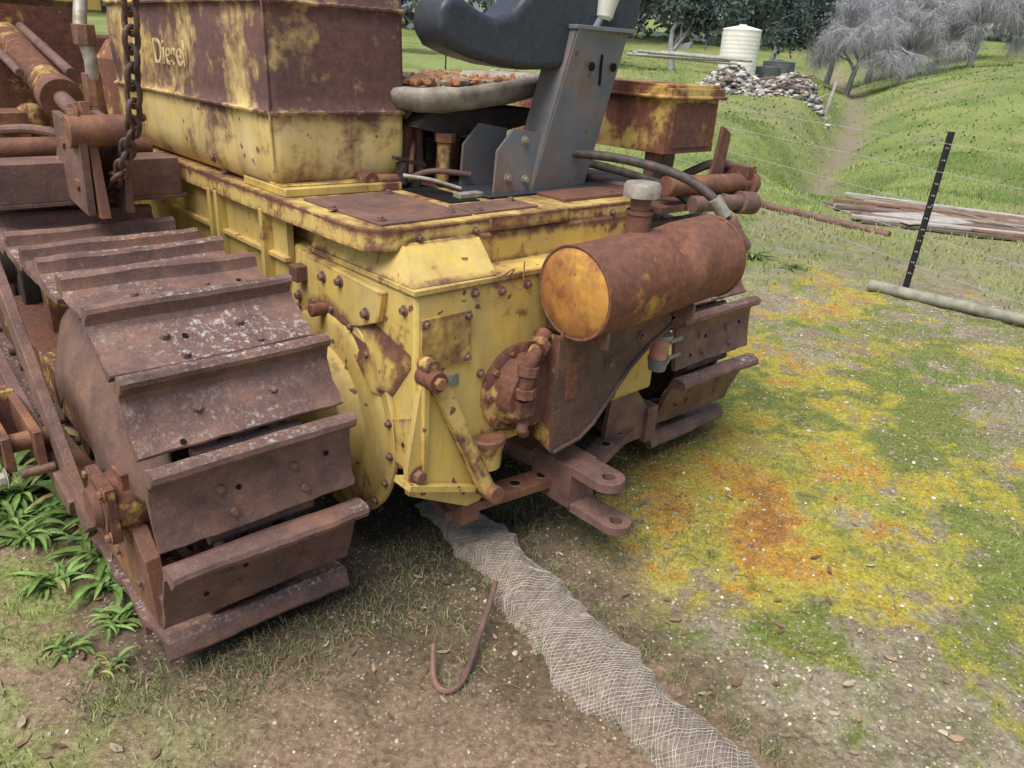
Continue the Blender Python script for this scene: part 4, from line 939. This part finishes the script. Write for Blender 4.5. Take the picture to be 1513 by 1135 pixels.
# ------------------------------------------------------------------ trees
M_BARK=plain('grey_bark',(.30,.29,.29),(.20,.195,.195),3,.95); M_TWIG=plain('bare_twigs',(.42,.42,.43),(.31,.31,.32),1.5,.95,bump=0)  # twig grey made paler: distance haze painted into the colour
M_FOL=vcmat('tree_foliage',.8,.2,0)
def make_tree(name,x,y,H_,kind,seed,spread=1.):
    rd=random.Random(seed); mb=MB(); z0=float(height(x,y))-.1; tips=[]; tw=[]
    def br(p,d,L_,r_,dep):
        n=4; pts=[p];q=p.copy()
        for i in range(n):
            d=(d+V((rd.uniform(-1,1),rd.uniform(-1,1),rd.uniform(-.6,.8)))*.16).normalized()
            if kind=='bare' and dep>=4: d=(d+V((0,0,-.15))).normalized()
            q=q+d*L_/n; pts.append(q.copy())
        sides=7 if dep<2 else (4 if dep<4 else 3)
        mb.tube(pts,r_,M_BARK if dep<3 else M_TWIG,n=sides,sub=1,taper=r_*.6)
        if dep>=(5 if kind=='bare' else 3): tips.append((q,d)); tw.append(pts); return
        k=rd.choice((3,4)) if dep>0 else 4
        if kind=='bare' and dep==4: k=4
        for i in range(k):
            a=rd.uniform(0,6.28); ax_=d.orthogonal().normalized(); ax_=Matrix.Rotation(a,3,d)@ax_
            nd=(d*math.cos(rd.uniform(.35,.8))+ax_*math.sin(rd.uniform(.45,.95))*spread).normalized()
            st=pts[rd.choice((2,3,4))] if i else q
            br(st,nd,L_*rd.uniform(.58,.8),r_*.58,dep+1)
    br(V((x,y,z0)),V((rd.uniform(-.1,.1),rd.uniform(-.1,.1),1)).normalized(),H_*.22,H_*.02,0)
    e=empty(name); mb.obj('trunk_and_limbs',e,smooth=60)
    if kind=='bare':
        P=np.array([tuple(q) for pts in tw for q in pts[1:]]); k=4; n=len(P)*k; b=np.repeat(P,k,0); d=rng.normal(0,1,(n,3)); d[:,2]=d[:,2]*.5-.6; d/=np.linalg.norm(d,axis=1)[:,None]; L_=rng.uniform(.3,1.2,(n,1))*H_/9; sd_=np.cross(d,rng.normal(0,1,(n,3))); sd_/=np.linalg.norm(sd_,axis=1)[:,None]; w=.0055*H_/9
        M_=b+d*L_*.5+rng.normal(0,.05,(n,3)); E_=M_+d*L_*.5+np.array((0,0,-1))*L_*.35
        Vv=np.stack([b-sd_*w,b+sd_*w,M_+sd_*w*.8,M_-sd_*w*.8,E_],1).reshape(-1,3); i=np.arange(n)[:,None]*5
        tr=np.concatenate([i+np.array([[0,1,2]]),i+np.array([[0,2,3]]),i+np.array([[3,2,4]])],0)
        o=npmesh('fine_twigs',Vv,tr,3,[M_TWIG],None,False); o.parent=e
    else:
        P=[];Cc=[]
        for (t,d) in tips:
            sh=rd.uniform(.55,1.35)
            n=60
            c=np.array(t)+rng.normal(0,1,(n,3))*np.array((.46,.46,.36))*H_*.08
            a=rng.normal(0,1,(n,3));a/=np.linalg.norm(a,axis=1)[:,None]; b=rng.normal(0,1,(n,3)); b-=a*(a*b).sum(1)[:,None]; b/=np.linalg.norm(b,axis=1)[:,None]
            s_=rng.uniform(.05,.12,(n,1))*H_/8
            P.append(np.stack([c-a*s_*1.6,c-b*s_*.6,c+a*s_*1.6,c+b*s_*.6],1)); 
            base=np.array(kind); Cc.append(np.repeat(base*sh*rng.uniform(.7,1.3,(n,1)),4,0))
        P=np.concatenate(P).reshape(-1,3); Cc=np.concatenate(Cc); o=npmesh('foliage',P,np.arange(len(P)).reshape(-1,4),4,[M_FOL],Cc,False); o.parent=e
    return e
DG_HAZED=(.085,.115,.10); BG_HAZED=(.16,.19,.19)  # foliage greens shifted to blue-grey, with air haze put into the colour
k=0
def tn(base,cnt={}):
    c=cnt.get(base,0);cnt[base]=c+1; return base if c==0 else '%s.%03d'%(base,c)
for (x,y,h_,kd,nm) in ((9.6,39,9,DG_HAZED,'evergreen_tree'),(7.2,42,10,DG_HAZED,'evergreen_tree'),(12.3,43,8.5,DG_HAZED,'evergreen_tree'),(3.,45,12,BG_HAZED,'evergreen_tree'),(-2,46,12,BG_HAZED,'evergreen_tree'),(-8,44,12,DG_HAZED,'evergreen_tree')):
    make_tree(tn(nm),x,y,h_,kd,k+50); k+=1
for (x,y,h_) in ((15,39,7.5),(18,40,7.5),(21.5,41,8),(25,42,7.5),(28.5,43,8),(32,46,9),(20,49,10),(16.5,46,9),(26,50,10)):
    make_tree(tn('bare_tree'),x,y,h_,'bare',k+80,1.3); k+=1
n=70000; bx=rng.uniform(-60,130,n); bj=rng.normal(0,4,n); by=80+bj+.05*bx; top=8+4*fbm(bx,by,.09,7)+3*fbm(bx,by,.4,8); bz=rng.uniform(0,1,n)**.7*top; bz2=height(bx,by)+bz
c=np.stack([bx,by,bz2],-1); a=rng.normal(0,1,(n,3));a/=np.linalg.norm(a,axis=1)[:,None]; b=rng.normal(0,1,(n,3)); b-=a*(a*b).sum(1)[:,None]; b/=np.linalg.norm(b,axis=1)[:,None]; s_=rng.uniform(.15,.5,(n,1))
P=np.stack([c-a*s_*1.4,c-b*s_*.7,c+a*s_*1.4,c+b*s_*.7],1).reshape(-1,3); cl=np.array([[.24,.275,.29]])*(.6+.8*fbm(bx,bz,.35,9))[:,None]*rng.uniform(.8,1.2,(n,1))  # pale blue-grey leaf colour has the distance haze painted in
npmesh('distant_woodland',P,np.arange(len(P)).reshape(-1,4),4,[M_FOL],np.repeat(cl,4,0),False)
